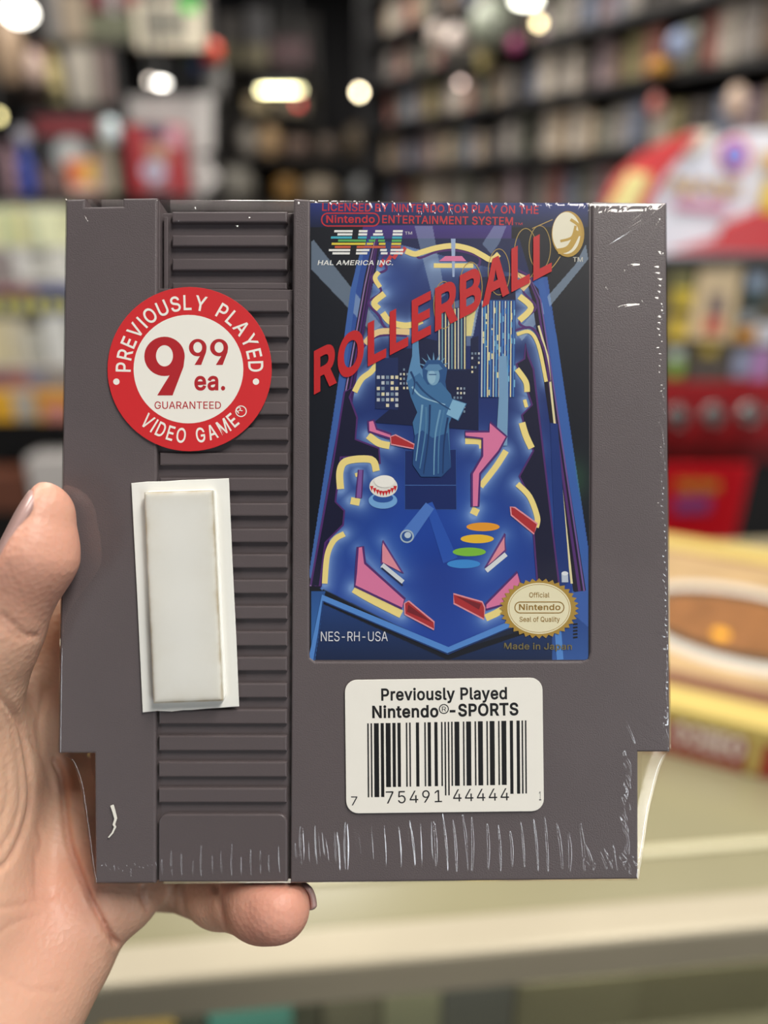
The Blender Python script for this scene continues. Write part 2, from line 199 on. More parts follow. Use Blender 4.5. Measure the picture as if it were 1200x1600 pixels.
    '®': (463, '202,120 231,118 271,122 307,133 343,152 371,176 386,192 398,208 415,240 421,256 427,280 430,316 429,336 425,360 422,376 416,392 395,429 373,456 343,482 307,501 287,508 263,513 231,516 211,515 191,512 155,501 119,481 90,456 67,428 47,392 37,356 33,316 37,276 48,240 68,204 92,176 123,151 155,133 175,126|211,168 191,171 171,179 155,187 127,208 113,224 99,244 92,260 86,276 82,296 82,336 86,356 91,372 101,392 115,412 139,435 171,455 191,462 211,466 251,466 287,457 307,447 336,424 351,408 362,392 370,376 377,356 381,336 381,296 371,260 362,240 339,212 323,198 291,179 271,171 231,166|161,226 203,226 203,286 241,287 273,226 319,226 280,296 291,304 303,318 311,340 311,360 303,381 295,391 287,397 267,407 251,409 161,408|203,318 203,377 243,378 256,372 264,364 267,352 265,340 259,329 251,322 243,319'),
    'é': (404, '178,-6 212,-8 248,-5 280,3 296,10 312,20 336,41 353,62 365,90 307,105 290,78 276,65 260,55 236,48 212,46 180,50 149,62 130,78 119,90 110,106 104,122 97,154 96,169 371,169 371,198 368,242 362,266 350,298 341,314 330,330 317,342 292,362 264,375 236,382 220,384 180,383 156,378 136,370 116,360 96,345 68,313 56,292 46,266 39,242 35,214 34,186 35,158 40,130 47,106 57,82 69,62 82,46 96,32 116,16 136,7 160,-2|97,221 99,242 104,258 114,278 124,293 133,302 144,312 160,321 188,329 204,330 224,329 240,325 260,315 279,298 291,282 299,266 307,238 308,221|178,429 227,429 293,529 225,529'),
    ' ': (188, ''),
}
_GC = {}
def glyph1(c, bold):
    if (c, bold) in _GC: return _GC[c, bold]
    cs = [[tuple(int(x)/1000 for x in p.split(',')) for p in k.split(' ')] for k in GL[c][1].split('|')] if GL[c][1] else []
    V = []; Fc = []
    if cs:
        sg = area(max(cs, key=lambda p: abs(area(p)))) > 0
        outs = [p for p in cs if (area(p) > 0) == sg]; holes = [p for p in cs if (area(p) > 0) != sg]
        def within(pt, poly):
            r = False; n = len(poly)
            for i in range(n):
                (x0, y0), (x1, y1) = poly[i], poly[(i+1) % n]
                if (y0 > pt[1]) != (y1 > pt[1]) and pt[0] < (x1-x0)*(pt[1]-y0)/(y1-y0)+x0: r = not r
            return r
        for o in outs:
            L_ = [inset(ccw(o), -bold)]+[inset(ccw(h), bold)[::-1] for h in holes if within(h[0], o)]
            T = tessellate_polygon([[Vector((x, y, 0)) for x, y in p] for p in L_]); flat = [q_ for p in L_ for q_ in p]; k = len(V); V += flat
            for t in T:
                if area([flat[i] for i in t]) < 0: t = t[::-1]
                Fc.append(tuple(i+k for i in t))
    _GC[c, bold] = (V, Fc); return V, Fc
def glyphs(s, bold=0., space=1.):
    V = []; Fc = []; x = 0.
    for c in s:
        v, f = glyph1(c, bold); k = len(V); V += [(p[0]+x, p[1]) for p in v]; Fc += [tuple(i+k for i in t) for t in f]
        x += GL[c][0]/1000*space+bold*1.2
    return V, Fc
CAP = max(p[1] for p in glyphs('H')[0])
def text_on(s, p0, p1, h, bold=0., space=1., shear=0., vertical=False):
    """verts/faces in picture coordinates (y down): string fitted between p0 and p1 on its baseline, cap height h"""
    V, Fc = glyphs(s, bold, space); x0 = min(p[0] for p in V); x1 = max(p[0] for p in V)
    dx, dy = p1[0]-p0[0], p1[1]-p0[1]; L = math.hypot(dx, dy)
    up = (0, -1) if vertical else (dy/L, -dx/L)
    out = []
    for x, y in V:
        t = (x-x0)/(x1-x0); q = y/CAP*h; t2 = t+shear*q/L
        out.append((p0[0]+dx*t2+up[0]*q, p0[1]+dy*t2+up[1]*q))
    return out, Fc

# ------------------------------------------------------------------ camera
cam_d = bpy.data.cameras.new('camera'); cam = bpy.data.objects.new('camera', cam_d); COL.objects.link(cam)
CAM = Matrix.Translation((0, 0, CAMZ)) @ Matrix.Rotation(math.pi/2-PITCH, 4, 'X')
cam.matrix_world = CAM; SC.camera = cam
cam_d.sensor_fit = 'VERTICAL'; cam_d.sensor_height = 36.; cam_d.lens = 36*F/1600; cam_d.clip_start = .01; cam_d.clip_end = 60
cam_d.dof.use_dof = True; cam_d.dof.focus_distance = .1512; cam_d.dof.aperture_fstop = cam_d.lens/5.0
def ray(u, v): return CAM.to_3x3() @ Vector(((u-600)/F, (800-v)/F, -1))
def Wy(u, v, y): d = ray(u, v); return Vector((0, 0, CAMZ))+d*(y/d.y)
def Wz(u, v, z): d = ray(u, v); return Vector((0, 0, CAMZ))+d*((z-CAMZ)/d.z)

# cartridge pose in front of the camera (metres), front face = local z 0
_a, _b, _c = -0.029108, 0.0152845, -0.0009027
POSE = Matrix.Translation((-.00321080, -.00495392, -.15093729)) @ (Matrix.Rotation(_c, 4, 'Z') @ Matrix.Rotation(_b, 4, 'Y') @ Matrix.Rotation(_a, 4, 'X'))
CART = CAM @ POSE
_R = np.array(POSE.to_3x3()); _O = _R.T @ -np.array(POSE.translation)*1000
def P(u, v, z=0.):
    """picture point -> cartridge plane, local millimetres"""
    d = _R.T @ np.array([(u-600)/F, (800-v)/F, -1.]); k = (z-_O[2])/d[2]; q = _O+d*k
    return (float(q[0]), float(q[1]))
def P_np(U, V, z=0.):
    D = np.stack([(U-600)/F, (800-V)/F, -np.ones_like(U)], -1) @ _R; k = (z-_O[2])/D[..., 2]; return _O+D*k[..., None]
def PP(pts, z=0.): return [P(u, v, z) for u, v in pts]
def proj_np(X):
    q = X @ _R.T + np.array(POSE.translation)*1000
    return 600+F*q[:, 0]/-q[:, 2], 800-F*q[:, 1]/-q[:, 2]
MM = Matrix.Scale(.001, 4)
class MBmm(MB):
    def build(s, name, parent=None, smooth=False, mw=None):
        s.v = [(x*.001, y*.001, z*.001) for x, y, z in s.v]; return MB.build(s, name, parent, smooth, mw)
# ================================================================== CARTRIDGE
cart = thing('game_cartridge', 'grey game cartridge sealed in clear film, held up by the hand', 'game cartridge', CART)
DEPTH = 20.
plastic = mat((99, 90, 92), .42, .06, 90, bump=.22, bscale=3800)
smoothp = mat((96, 87, 89), .40, .04, 90, bump=.06, bscale=2600)
A_TL, A_TR = P(103.3, 311), P(246, 309)
sh = MBmm()
ystep = P(600, 1177)[1]; ybot = P(570, 1379)[1]; ytop = P(600, 312)[1]
XL, XR = P(95, 700)[0], P(1044.5, 700)[0]
def q(u, v): return P(u, v)
outline = [q(103.3, 311), q(91.2, 1177), q(147.5, 1177.5), q(149, 1381), q(997, 1374), q(997, 1175), q(1047, 1175), q(1041, 318), q(920, 315)]
# back half of the shell, front half with the finger recess, floor of the recess
sh.prism(outline, -DEPTH, -10.2, .8, plastic, both=True)
rec_l, rec_r = 247, 456
front = [q(103.3, 311), q(91.2, 1177), q(147.5, 1177.5), q(149, 1381), q(997, 1374), q(997, 1175), q(1047, 1175), q(1041, 318), q(920, 315), q(458, 311),
         q(456, 449), q(247, 447), q(247, 310), q(192, 310), q(192, 320), q(133, 321), q(133, 311)]
sh.prism(front, -9.8, -1.3, .25, smoothp)
sh.prism([q(246, 321), q(246, 449), q(457, 449), q(457, 321)], -9.8, -3.6, .2, smoothp)
sh.prism(inset(ccw(outline), .4), -11, -9, 0, smoothp)
# raised left plate, groove, raised right plate around the picture recess
secA = [q(103.3, 311), q(91.2, 1177), q(147.5, 1177.5), q(149, 1381), q(243, 1380.5), q(246, 309), q(192, 309.5), q(192, 322), q(133, 323), q(133, 310.5)]
sh.prism(secA, -1.6, 0, .45, plastic)
lab_l, lab_r = 482.5, 922
c1 = [(lab_l+1, 1018), (lab_l+2, 1028), (lab_l+10, 1034), (910, 1033.5), (919, 1030), (922, 1020)]
secC = [q(459, 310)] + [q(457, 800), q(454, 1380)] + [q(997, 1374), q(997, 1175), q(1047, 1175), q(1041, 318), q(925, 315), q(923.5, 700)] + [q(u, v) for u, v in c1[::-1]] + [q(483, 700), q(484.5, 312)]
sh.prism(secC, -1.6, 0, .4, plastic)
sh.prism([q(480, 318), q(480, 1038), q(926, 1038), q(926, 318)], -1.6, -.42, 0, smoothp)
# grip ribs
ribs = [(467, 487), (507, 527), (547, 568), (587, 607), (627, 648), (667, 688), (707, 727), (746, 768), (786, 807), (826, 848), (866, 888), (906, 928), (947, 968),
        (987, 1010), (1027, 1049), (1068, 1091), (1109, 1132), (1150, 1174), (1191, 1215), (1232, 1255)]
for v0, v1 in ribs:
    k = (v0-467)/800
    sh.prism([q(250-3*k, v0), q(250-3*k, v1), q(451-3*k, v1), q(451-3*k, v0)], -1.5, -.15, .35, smoothp)
for v0, v1 in ((323, 340), (360, 378), (397, 416), (435, 447)):
    sh.prism([q(264, v0), q(264, v1), q(447, v1), q(447, v0)], -3.8, -2.3, .35, smoothp)
sh.prism([q(250, 330), q(250, 447), q(257, 447), q(257, 330)], -3.8, -2.6, .2, smoothp)
px = rrect(247, 1273, 449, 1379, 14, corners=(0, 0, 1, 1))
sh.prism([q(u, v) for u, v in px], -1.5, -.2, .35, smoothp)
shell = sh.build('shell', cart)

# ------------------------------------------------------------------ printed picture label
def C(x, y): return (460+x/2.5, 300+y/2.5)
class Art(MBmm):
    z0, dz = -.36, .007
    def __init__(s): MB.__init__(s); s.seen = []
    def lay(s, pts):
        """print layer: just above every earlier shape this one overlaps"""
        x0 = min(p[0] for p in pts); x1 = max(p[0] for p in pts); y0 = min(p[1] for p in pts); y1 = max(p[1] for p in pts); k = 0
        for a0, b0, a1, b1, l in s.seen:
            if a0 < x1 and a1 > x0 and b0 < y1 and b1 > y0: k = max(k, l+1)
        s.seen.append((x0, y0, x1, y1, k)); return s.z0+k*s.dz
    def tri(s, pts, rgb, rough=.4):
        pts = [C(*p) for p in pts]; Z = s.lay(pts)
        T = tessellate_polygon([[Vector((u, v, 0)) for u, v in pts]])
        loc = [P(u, v, 0)+(Z,) for u, v in pts]
        T = [t if (area([loc[i] for i in t]) > 0) else t[::-1] for t in T]
        s.add(loc, T, mat(rgb, rough, 0))
    def rib(s, pts, w, rgb, closed=False, sm=True):
        if sm and not closed: pts = smooth_line(pts)
        Z = s.lay([C(*p) for qd in ribbon(pts, w, closed) for p in qd])
        for qd in ribbon(pts, w, closed):
            loc = [P(*C(*p))+(Z,) for p in qd]
            s.add(loc if area(loc) > 0 else loc[::-1], [(0, 1, 2, 3)], mat(rgb, .4, 0))
    def ell(s, cx, cy, rx, ry, rgb, n=36): s.tri(circ(cx, cy, rx, ry, n), rgb)
    def out(s, pts, w, rgb): s.rib(pts, w, rgb, closed=True)
    def txt(s, t, p0, p1, h, rgb, **k):
        V, Fc = text_on(t, p0, p1, h, **k); Z = s.lay([C(*p) for p in V])
        loc = [P(*C(*p))+(Z,) for p in V]; s.add(loc, Fc, mat(rgb, .4, 0))
art = Art()
Y, PK, PU, RD, NV = (243, 222, 140), (222, 122, 165), (84, 44, 112), (190, 52, 60), (14, 20, 40)
# yellow lit edges of the playfield (c4 frame), also used for their printed glow
yel = [([(435, 228), (470, 240), (500, 232), (560, 215), (625, 208), (690, 222), (735, 245), (770, 262), (800, 240)], 22),
       ([(330, 310), (315, 335), (335, 370)], 18), ([(352, 395), (312, 430), (330, 455)], 24), ([(345, 470), (375, 505), (440, 520), (500, 500)], 24),
       ([(545, 285), (700, 285)], 18), ([(870, 320), (915, 345), (890, 380)], 18), ([(880, 405), (925, 450), (880, 500)], 24), ([(870, 555), (920, 545), (955, 600), (985, 740)], 14),
       ([(275, 590), (330, 545), (450, 545)], 24), ([(235, 780), (262, 730), (300, 700), (330, 660)], 22), ([(870, 690), (905, 740), (910, 780)], 22), ([(900, 810), (908, 840)], 14),
       ([(890, 900), (905, 950), (928, 1000)], 26), ([(180, 1160), (178, 1090), (205, 1050), (300, 1045), (320, 1090)], 28), ([(248, 1095), (252, 1110)], 26), ([(220, 1205), (255, 1212)], 28),
       ([(118, 1530), (128, 1420), (155, 1360), (195, 1335)], 22), ([(288, 950), (330, 980), (372, 990)], 28), ([(668, 972), (725, 975), (735, 1000)], 24), ([(828, 1010), (790, 1070), (728, 1150)], 24),
       ([(700, 1260), (712, 1235)], 30), ([(872, 1140), (920, 1190), (950, 1270), (945, 1310)], 22), ([(232, 1550), (300, 1590), (418, 1650)], 32), ([(748, 1665), (800, 1640), (840, 1610)], 28)]
def seg_dist(U, V, pts):
    d = np.full(U.shape, 1e9)
    for (x0, y0), (x1, y1) in zip(pts[:-1], pts[1:]):
        ex, ey = x1-x0, y1-y0; t = np.clip(((U-x0)*ex+(V-y0)*ey)/(ex*ex+ey*ey+1e-9), 0, 1)
        d = np.minimum(d, np.hypot(U-x0-t*ex, V-y0-t*ey))
    return d
def inside(U, V, poly):
    r = np.zeros(U.shape, bool); n = len(poly)
    for i in range(n):
        (x0, y0), (x1, y1) = poly[i], poly[(i+1) % n]
        if y0 == y1: continue
        c = ((y0 > V) != (y1 > V)) & (U < (x1-x0)*(V-y0)/(y1-y0)+x0); r ^= c
    return r
gx, gy = 420, 690
uu = np.linspace(483.5, 921.5, gx); vv = np.linspace(316, 1031.5, gy)
U, V = np.meshgrid((uu-460)*2.5, (vv-300)*2.5)
col = np.zeros(U.shape+(3,)); col[:] = (13, 18, 30)
def blend(mask, rgb): 
    global col
    m = np.clip(mask, 0, 1)[..., None]; col = col*(1-m)+np.array(rgb)*m
def grad(poly, ca, cb, axis=0, soft=1.):
    m = inside(U, V, poly)*soft; xs = [p[axis] for p in poly]; t = np.clip(((U, V)[axis]-min(xs))/(max(xs)-min(xs)), 0, 1)[..., None]
    c = np.array(ca)*(1-t)+np.array(cb)*t; global col; col = col*(1-m[..., None])+c*m[..., None]
grad([(60, 30), (1150, 30), (1150, 135), (60, 135)], (44, 58, 128), (20, 30, 62), 1)
grad([(270, 128), (850, 128), (850, 182), (255, 182)], (66, 48, 128), (60, 44, 110), 1)
grad([(285, 180), (240, 290), (55, 1500), (110, 1560), (320, 185)], (40, 72, 150), (74, 112, 180), 1)
grad([(930, 330), (990, 330), (1150, 1390), (1150, 1700), (1095, 1660)], (52, 92, 168), (58, 96, 172), 1)
table = [(345, 185), (905, 330), (985, 600), (1085, 1540), (940, 1700), (600, 1800), (105, 1550), (185, 900)]
grad([(335, 180), (880, 180), (925, 330), (1000, 640), (1088, 1560), (1010, 1650), (600, 1790), (100, 1545), (150, 1150), (215, 800), (290, 500)], (24, 34, 78), (30, 66, 158), 1)
blend(np.exp(-((U-330)**2/260**2+(V-330)**2/140**2))*.5*inside(U, V, table), (62, 100, 190))
blend(np.exp(-((U-560)**2/330**2+(V-1400)**2/330**2))*.75*inside(U, V, table), (32, 84, 190))
blend(np.exp(-((U-560)**2/170**2+(V-1480)**2/200**2))*.5, (16, 40, 120))
g = np.zeros(U.shape)
for pts, w in yel: g = np.maximum(g, np.exp(-np.maximum(seg_dist(U, V, pts)-w/2, 0)/26.))
for pts in ([(235, 690), (275, 600)], [(345, 1362), (420, 1490)], [(247, 1390), (430, 1600)], [(820, 1340), (745, 1470)], [(348, 1145), (349, 1146)], [(720, 1100), (710, 1230)]):
    g = np.maximum(g, .8*np.exp(-seg_dist(U, V, pts)/30.))
blend(g*.72*inside(U, V, table), (150, 185, 232))
for poly, k in (([(66, 190), (75, 185), (340, 520), (300, 545), (66, 300)], .6), ([(470, 130), (540, 130), (590, 400), (545, 430)], .5), ([(780, 130), (830, 130), (800, 200), (770, 240), (735, 200)], .5),
                ([(1140, 200), (1150, 260), (890, 580), (868, 545), (1100, 280)], .65), ([(610, 430), (720, 400), (690, 600), (640, 600)], .5), ([(700, 420), (730, 400), (700, 560), (672, 560)], .8)):
    blend(inside(U, V, poly)*k, (160, 182, 205))
blend(inside(U, V, [(672, 480), (715, 430), (692, 560), (672, 560)])*.9, (235, 220, 140))
grad([(66, 1590), (600, 1830), (1010, 1690), (1010, 1830), (66, 1830)], (30, 66, 128), (16, 36, 74), 1)
grad([(66, 1560), (120, 1560), (80, 1830), (66, 1830)], (40, 84, 150), (60, 120, 190), 1)
grad([(1010, 1690), (1080, 1640), (1150, 1700), (1150, 1830), (1010, 1830)], (34, 70, 140), (50, 90, 160), 1)
blend(.25*np.exp(-((U-1100)**2/60**2+(V-1120)**2/90**2)), (90, 190, 100))  # green reflection painted into the print
UU, VV = np.meshgrid(uu, vv); loc = P_np(UU, VV).reshape(-1, 3); loc[:, 2] = -.37
idx = np.arange(gy*gx).reshape(gy, gx)
quads = np.stack([idx[1:, :-1], idx[1:, 1:], idx[:-1, 1:], idx[:-1, :-1]], -1).reshape(-1, 4)
pm = bpy.data.materials.new('material'); pm.use_nodes = True
at = pm.node_tree.nodes.new('ShaderNodeAttribute'); at.attribute_name = 'print'; bs = pm.node_tree.nodes['Principled BSDF']; bs.inputs['Roughness'].default_value = .4
pm.node_tree.links.new(at.outputs['Color'], bs.inputs['Base Color'])
art.add(loc.tolist(), quads.tolist(), pm)
# rails
art.rib([(262, 240), (230, 380), (90, 1460)], (14, 30), (62, 100, 172), sm=False); art.rib([(962, 335), (1010, 560), (1128, 1440)], (20, 44), (56, 98, 172), sm=False)
art.rib([(318, 180), (290, 330), (80, 1545)], (20, 44), (22, 20, 46), sm=False)
for off, c, w in ((0, PU, 6), (18, (60, 30, 96), 10), (-20, (150, 120, 170), 5)):
    art.rib([(322+off*.3, 180), (288+off*.6, 360), (82+off, 1540)], (w*.7, w*1.3), c, sm=False)
art.rib([(900, 330), (940, 380), (1118, 1560)], (16, 46), (24, 18, 44), sm=False)
for off, c, w in ((4, PU, 8), (22, (112, 84, 150), 5), (-14, (20, 14, 34), 10)):
    art.rib([(915+off*.4, 335), (948+off*.7, 420), (1112+off, 1560)], (w*.7, w*1.4), c, sm=False)
art.rib([(955, 520), (990, 640), (1085, 1530)], (8, 9), (230, 220, 170), sm=False)
art.tri([(1000, 900), (1030, 905), (1078, 1520), (1030, 1560), (1020, 1400)], (24, 52, 120))
# dark lanes with purple outlines at both sides
def lane(pts, w=7): art.tri(pts, (20, 22, 52)); art.out(pts, w, PU)
lane([(230, 760), (215, 800), (245, 880), (238, 965), (330, 1000), (335, 1060), (310, 1065), (300, 1030), (180, 1035), (160, 1210), (195, 1245), (190, 1300), (120, 1370), (98, 1540), (64, 1535), (150, 1060), (195, 780)])
lane([(905, 590), (915, 640), (935, 690), (1035, 1530), (950, 1520), (935, 1320), (955, 1260), (905, 1160), (880, 1110), (935, 1010), (905, 940), (890, 870), (930, 830), (905, 760), (868, 670), (900, 650)])
for pts in ([(415, 215), (345, 255), (360, 300), (300, 330), (340, 385), (290, 430), (330, 480), (360, 530), (450, 545)], [(480, 235), (490, 255), (560, 230), (630, 225), (720, 250), (720, 290)], [(870, 300), (930, 340), (895, 385), (945, 450), (880, 505), (910, 530)],
            [(262, 610), (330, 560), (440, 560)], [(860, 540), (930, 530), (975, 610), (1000, 740)]):
    art.rib(pts, 9, PU)
for i, (pts, w) in enumerate(yel): art.rib(pts, w, Y if i not in (5, 8) else (236, 206, 150))
for k in range(4): art.rib([(335+k*26, 290-k*16), (350+k*28, 262-k*16)], 14, (205, 66, 66), sm=False)
# skyline behind the figure (plain towers)
art.tri([(370, 610), (470, 610), (470, 560), (560, 580), (560, 690), (690, 690), (690, 570), (720, 560), (720, 930), (310, 900), (370, 850)], (18, 28, 66))
art.tri([(318, 650), (405, 645), (405, 850), (316, 845)], (28, 44, 92))
art.tri([(735, 330), (862, 325), (866, 425), (732, 425)], (20, 24, 62))
art.tri([(560, 470), (672, 440), (672, 695), (560, 695)], (24, 44, 88)); art.tri([(730, 420), (866, 420), (862, 800), (726, 800)], (28, 70, 140))
for k in range(9):
    art.rib([(566+k*12.5, 470-k*3.2), (566+k*12.5, 690)], 5, ((205, 205, 190), (120, 160, 170), (225, 214, 160))[k % 3], sm=False)
for k in range(12):
    art.rib([(735+k*11.3, 424), (732+k*11.3, 800)], 4.5, ((210, 214, 205), (110, 170, 205), (232, 222, 170), (80, 130, 190))[k % 4], sm=False)
    for j in range(5):
        y = 430+random.random()*350; art.tri([(737+k*11, y), (742+k*11, y), (742+k*11, y+22), (737+k*11, y+22)], random.choice([(235, 225, 170), (120, 180, 215), (40, 110, 190)]))
for x0, y0, nx, ny in ((322, 716, 5, 6), (412, 688, 4, 5), (622, 762, 4, 6), (692, 625, 3, 5)):
    for i in range(nx):
        for j in range(ny):
            if random.random() < .72:
                w, h = (14, 13) if nx > 4 else (9, 9)
                art.tri([(x0+i*(w+4), y0+j*(h+9)), (x0+i*(w+4)+w-2, y0+j*(h+9)), (x0+i*(w+4)+w-2, y0+j*(h+9)+h), (x0+i*(w+4), y0+j*(h+9)+h)], random.choice([(222, 214, 178), (190, 196, 200), (120, 140, 160)]))
art.rib([(815, 640), (818, 800), (810, 990)], (30, 44), (120, 160, 196), sm=False)
art.tri([(612, 180), (630, 180), (626, 330), (618, 330)], (160, 180, 215)); art.tri([(565, 268), (590, 248), (655, 248), (672, 268)], PK)
# figure on a pedestal
art.tri([(432, 1010), (632, 1005), (634, 1240), (432, 1240)], (20, 40, 100)); art.rib([(432, 1145), (632, 1145)], 3, (66, 104, 170), sm=False); art.out([(432, 1010), (632, 1005), (634, 1240), (432, 1240)], 2, (52, 90, 160))
art.tri([(462, 552), (484, 552), (486, 605), (492, 680), (520, 720), (470, 760), (438, 740), (448, 690), (460, 640)], (92, 142, 186))
art.tri([(456, 560), (490, 560), (480, 540), (486, 515), (470, 500), (462, 520), (464, 540)], (170, 160, 130))
for a in range(7):
    an = math.radians(200+a*23); art.tri([(545+34*math.cos(an-.12), 690+34*math.sin(an-.12)), (545+34*math.cos(an+.12), 690+34*math.sin(an+.12)), (545+66*math.cos(an), 690+66*math.sin(an))], (110, 156, 192))
art.tri([(500, 690), (520, 655), (570, 655), (598, 690), (590, 740), (600, 800), (570, 830), (520, 800), (505, 750)], (40, 84, 138))
art.tri([(440, 740), (490, 705), (520, 752), (572, 742), (612, 790), (628, 850), (604, 905), (606, 960), (612, 1075), (575, 1112), (495, 1112), (462, 1065), (470, 950), (462, 900), (480, 860), (455, 800)], (62, 112, 160))
art.tri([(470, 950), (500, 930), (540, 960), (600, 940), (612, 1075), (575, 1112), (495, 1112), (462, 1065)], (38, 78, 134))
art.ell(543, 718, 25, 36, (120, 164, 196)); art.ell(537, 722, 15, 26, (146, 186, 210)); art.rib([(525, 712), (555, 712)], 4, (50, 90, 140), sm=False)
art.tri([(508, 690), (525, 672), (565, 672), (580, 690), (560, 698), (525, 698)], (88, 134, 176))
art.tri([(618, 808), (672, 826), (640, 892), (592, 868)], (132, 182, 214)); art.out([(618, 808), (672, 826), (640, 892), (592, 868)], 4, (60, 110, 160))
for pts, c in (([(460, 760), (500, 800), (590, 830)], (150, 190, 214)), ([(475, 740), (520, 790), (610, 850)], (34, 72, 120)), ([(500, 830), (490, 930), (475, 1050)], (120, 166, 198)), ([(530, 830), (525, 950), (505, 1100)], (26, 58, 108)),
               ([(570, 850), (550, 960), (545, 1105)], (108, 156, 192)), ([(600, 880), (585, 980), (580, 1100)], (24, 54, 104)), ([(515, 840), (512, 940), (490, 1080)], (80, 130, 172)), ([(455, 700), (470, 740), (462, 790)], (30, 66, 116)), ([(585, 850), (566, 960), (562, 1100)], (74, 124, 168))):
    art.rib(pts, (8, 4), c)
# playfield furniture
def lit(pts, rgb, w=8, edge=PU): art.tri(pts, rgb); art.out(pts, w, edge)
lit([(288, 895), (310, 890), (322, 925), (378, 945), (372, 962), (290, 935)], PK)
lit([(375, 955), (395, 948), (468, 985), (466, 1002), (378, 985)], (176, 46, 52), 5, (226, 150, 160))
lit([(765, 898), (830, 955), (800, 1012), (726, 1100), (720, 1228), (694, 1228), (694, 1100), (735, 1030), (735, 962), (668, 955), (668, 935), (762, 935)], PK)
art.tri([(250, 1085), (268, 1085), (262, 1195), (240, 1195)], (128, 88, 160)); art.out([(250, 1085), (268, 1085), (262, 1195), (240, 1195)], 5, PU)
art.ell(346, 1205, 56, 32, (118, 170, 222)); art.ell(346, 1195, 40, 18, (44, 84, 160))
art.ell(348, 1150, 55, 42, (236, 234, 226))
for k in range(9):
    x = 302+k*11.5; yb = 1148+20*math.sin(math.pi*k/8); art.tri([(x-7, yb), (x+7, yb), (x, yb+20)], (206, 40, 46))
art.ell(352, 1130, 40, 24, (246, 244, 236))
art.rib([(525, 1215), (610, 1440)], (30, 60), (40, 84, 178), sm=False); art.rib([(530, 1225), (440, 1345)], (40, 54), (78, 122, 200), sm=False)
art.ell(440, 1345, 27, 26, (170, 190, 205)); art.ell(440, 1345, 21, 20, (40, 80, 150)); art.ell(443, 1340, 13, 12, (188, 206, 220))
for cx, cy, c in ((738, 1308, (232, 156, 48)), (715, 1355, (236, 190, 54)), (684, 1406, (126, 190, 62)), (662, 1453, (60, 140, 214))): art.ell(cx, cy, 65, 17, c)
lit([(345, 1362), (424, 1490), (340, 1448)], (226, 144, 160), 8, (96, 60, 130)); art.rib([(342, 1458), (424, 1525)], 20, (212, 220, 226), sm=False); art.rib([(340, 1468), (424, 1538)], 6, (30, 40, 80), sm=False)
lit([(824, 1335), (826, 1400), (746, 1468)], (226, 144, 160), 8, (96, 60, 130)); art.rib([(750, 1480), (828, 1415)], 18, (220, 226, 230), sm=False)
lit([(247, 1388), (268, 1385), (276, 1450), (432, 1590), (420, 1628), (236, 1540), (240, 1490)], PK, 9)
lit([(430, 1608), (446, 1598), (546, 1680), (546, 1710), (432, 1650)], (176, 46, 52), 6, (226, 150, 160)); art.tri([(445, 1612), (540, 1682), (440, 1640)], (120, 30, 42))
lit([(622, 1570), (735, 1602), (745, 1625), (742, 1670), (624, 1608)], (176, 46, 52), 6, (226, 150, 160)); art.tri([(630, 1578), (730, 1610), (722, 1632)], (120, 30, 42))
lit([(872, 1484), (886, 1530), (810, 1615), (750, 1632), (748, 1610)], PK, 8)
lit([(845, 1230), (862, 1232), (950, 1296), (938, 1336), (848, 1262)], (176, 46, 52), 6, (226, 150, 160))
art.rib([(66, 1828), (108, 1585), (600, 1790), (840, 1690)], 24, (84, 140, 214), sm=False); art.rib([(76, 1828), (114, 1600), (600, 1806), (850, 1700)], 5, (30, 60, 120), sm=False)
art.rib([(1030, 1700), (1040, 1828)], 26, (84, 140, 214), sm=False)
art.tri([(1045, 1490), (1070, 1490), (1072, 1525), (1046, 1525)], (190, 200, 215)); art.ell(1058, 1490, 13, 8, (226, 230, 236))
for k in range(5): art.rib([(1090, 1690+k*13), (1108, 1688+k*13)], 7, (12, 14, 20), sm=False)
# lettering and marks
R2 = (196, 48, 56)
art.txt('LICENSED BY NINTENDO FOR PLAY ON THE', (108, 70), (955, 82), 30, R2, bold=.012)
art.out([C_ for C_ in rrect(106, 80, 331, 130, 24)], 5, R2); art.txt('Nintendo', (124, 117), (314, 117), 28, R2, bold=.018)
art.txt('ENTERTAINMENT SYSTEM', (343, 118), (855, 126), 30, R2, bold=.012); art.txt('TM', (862, 126), (892, 126), 9, R2)
hl = [(240, 240, 236), (240, 240, 236), (70, 176, 196), (96, 176, 96), (226, 204, 70), (206, 96, 66), (240, 240, 236), (240, 240, 236)]
for k, c in enumerate(hl):
    y = 146+k*12.4; h = 8.6; s = -k*1.6
    def bar(x0, x1): art.tri([(x0+s, y), (x1+s, y), (x1+s-1, y+h), (x0+s-1, y+h)], c)
    ext = (34, 20, 44, 14, 38, 24, 46, 30)[k]
    if k in (3, 4): bar(190-ext, 285)
    else: bar(190-ext, 228); bar(252, 286)
    hw = 8+k*5.2; cx = 330-k*1.0
    bar(cx-hw-6, cx+hw+6) if k in (0, 1, 5) else (bar(cx-hw-8, cx-hw+18), bar(cx+hw-18, cx+hw+8))
    bar(386, 424) if k < 6 else bar(386, 436)
art.txt('TM', (432, 163), (460, 163), 11, (220, 220, 220)); art.txt('HAL AMERICA INC.', (90, 283), (385, 283), 18, (236, 236, 232), bold=.014, shear=.2)
for cx, cy, rx, ry in ((960, 215, 42, 86), (905, 240, 45, 100), (800, 310, 42, 90), (690, 370, 44, 98), (585, 440, 40, 92)):
    art.out(circ(cx, cy, rx, ry, 40), 3, (178, 150, 84))
art.rib([(930, 140), (1010, 105)], 3, (190, 160, 90)); art.rib([(930, 330), (1000, 300), (1040, 250)], 3, (190, 160, 90))
art.txt('ROLLERBALL', (76, 782), (1006, 300), 152, (198, 40, 44), bold=.03, vertical=True)
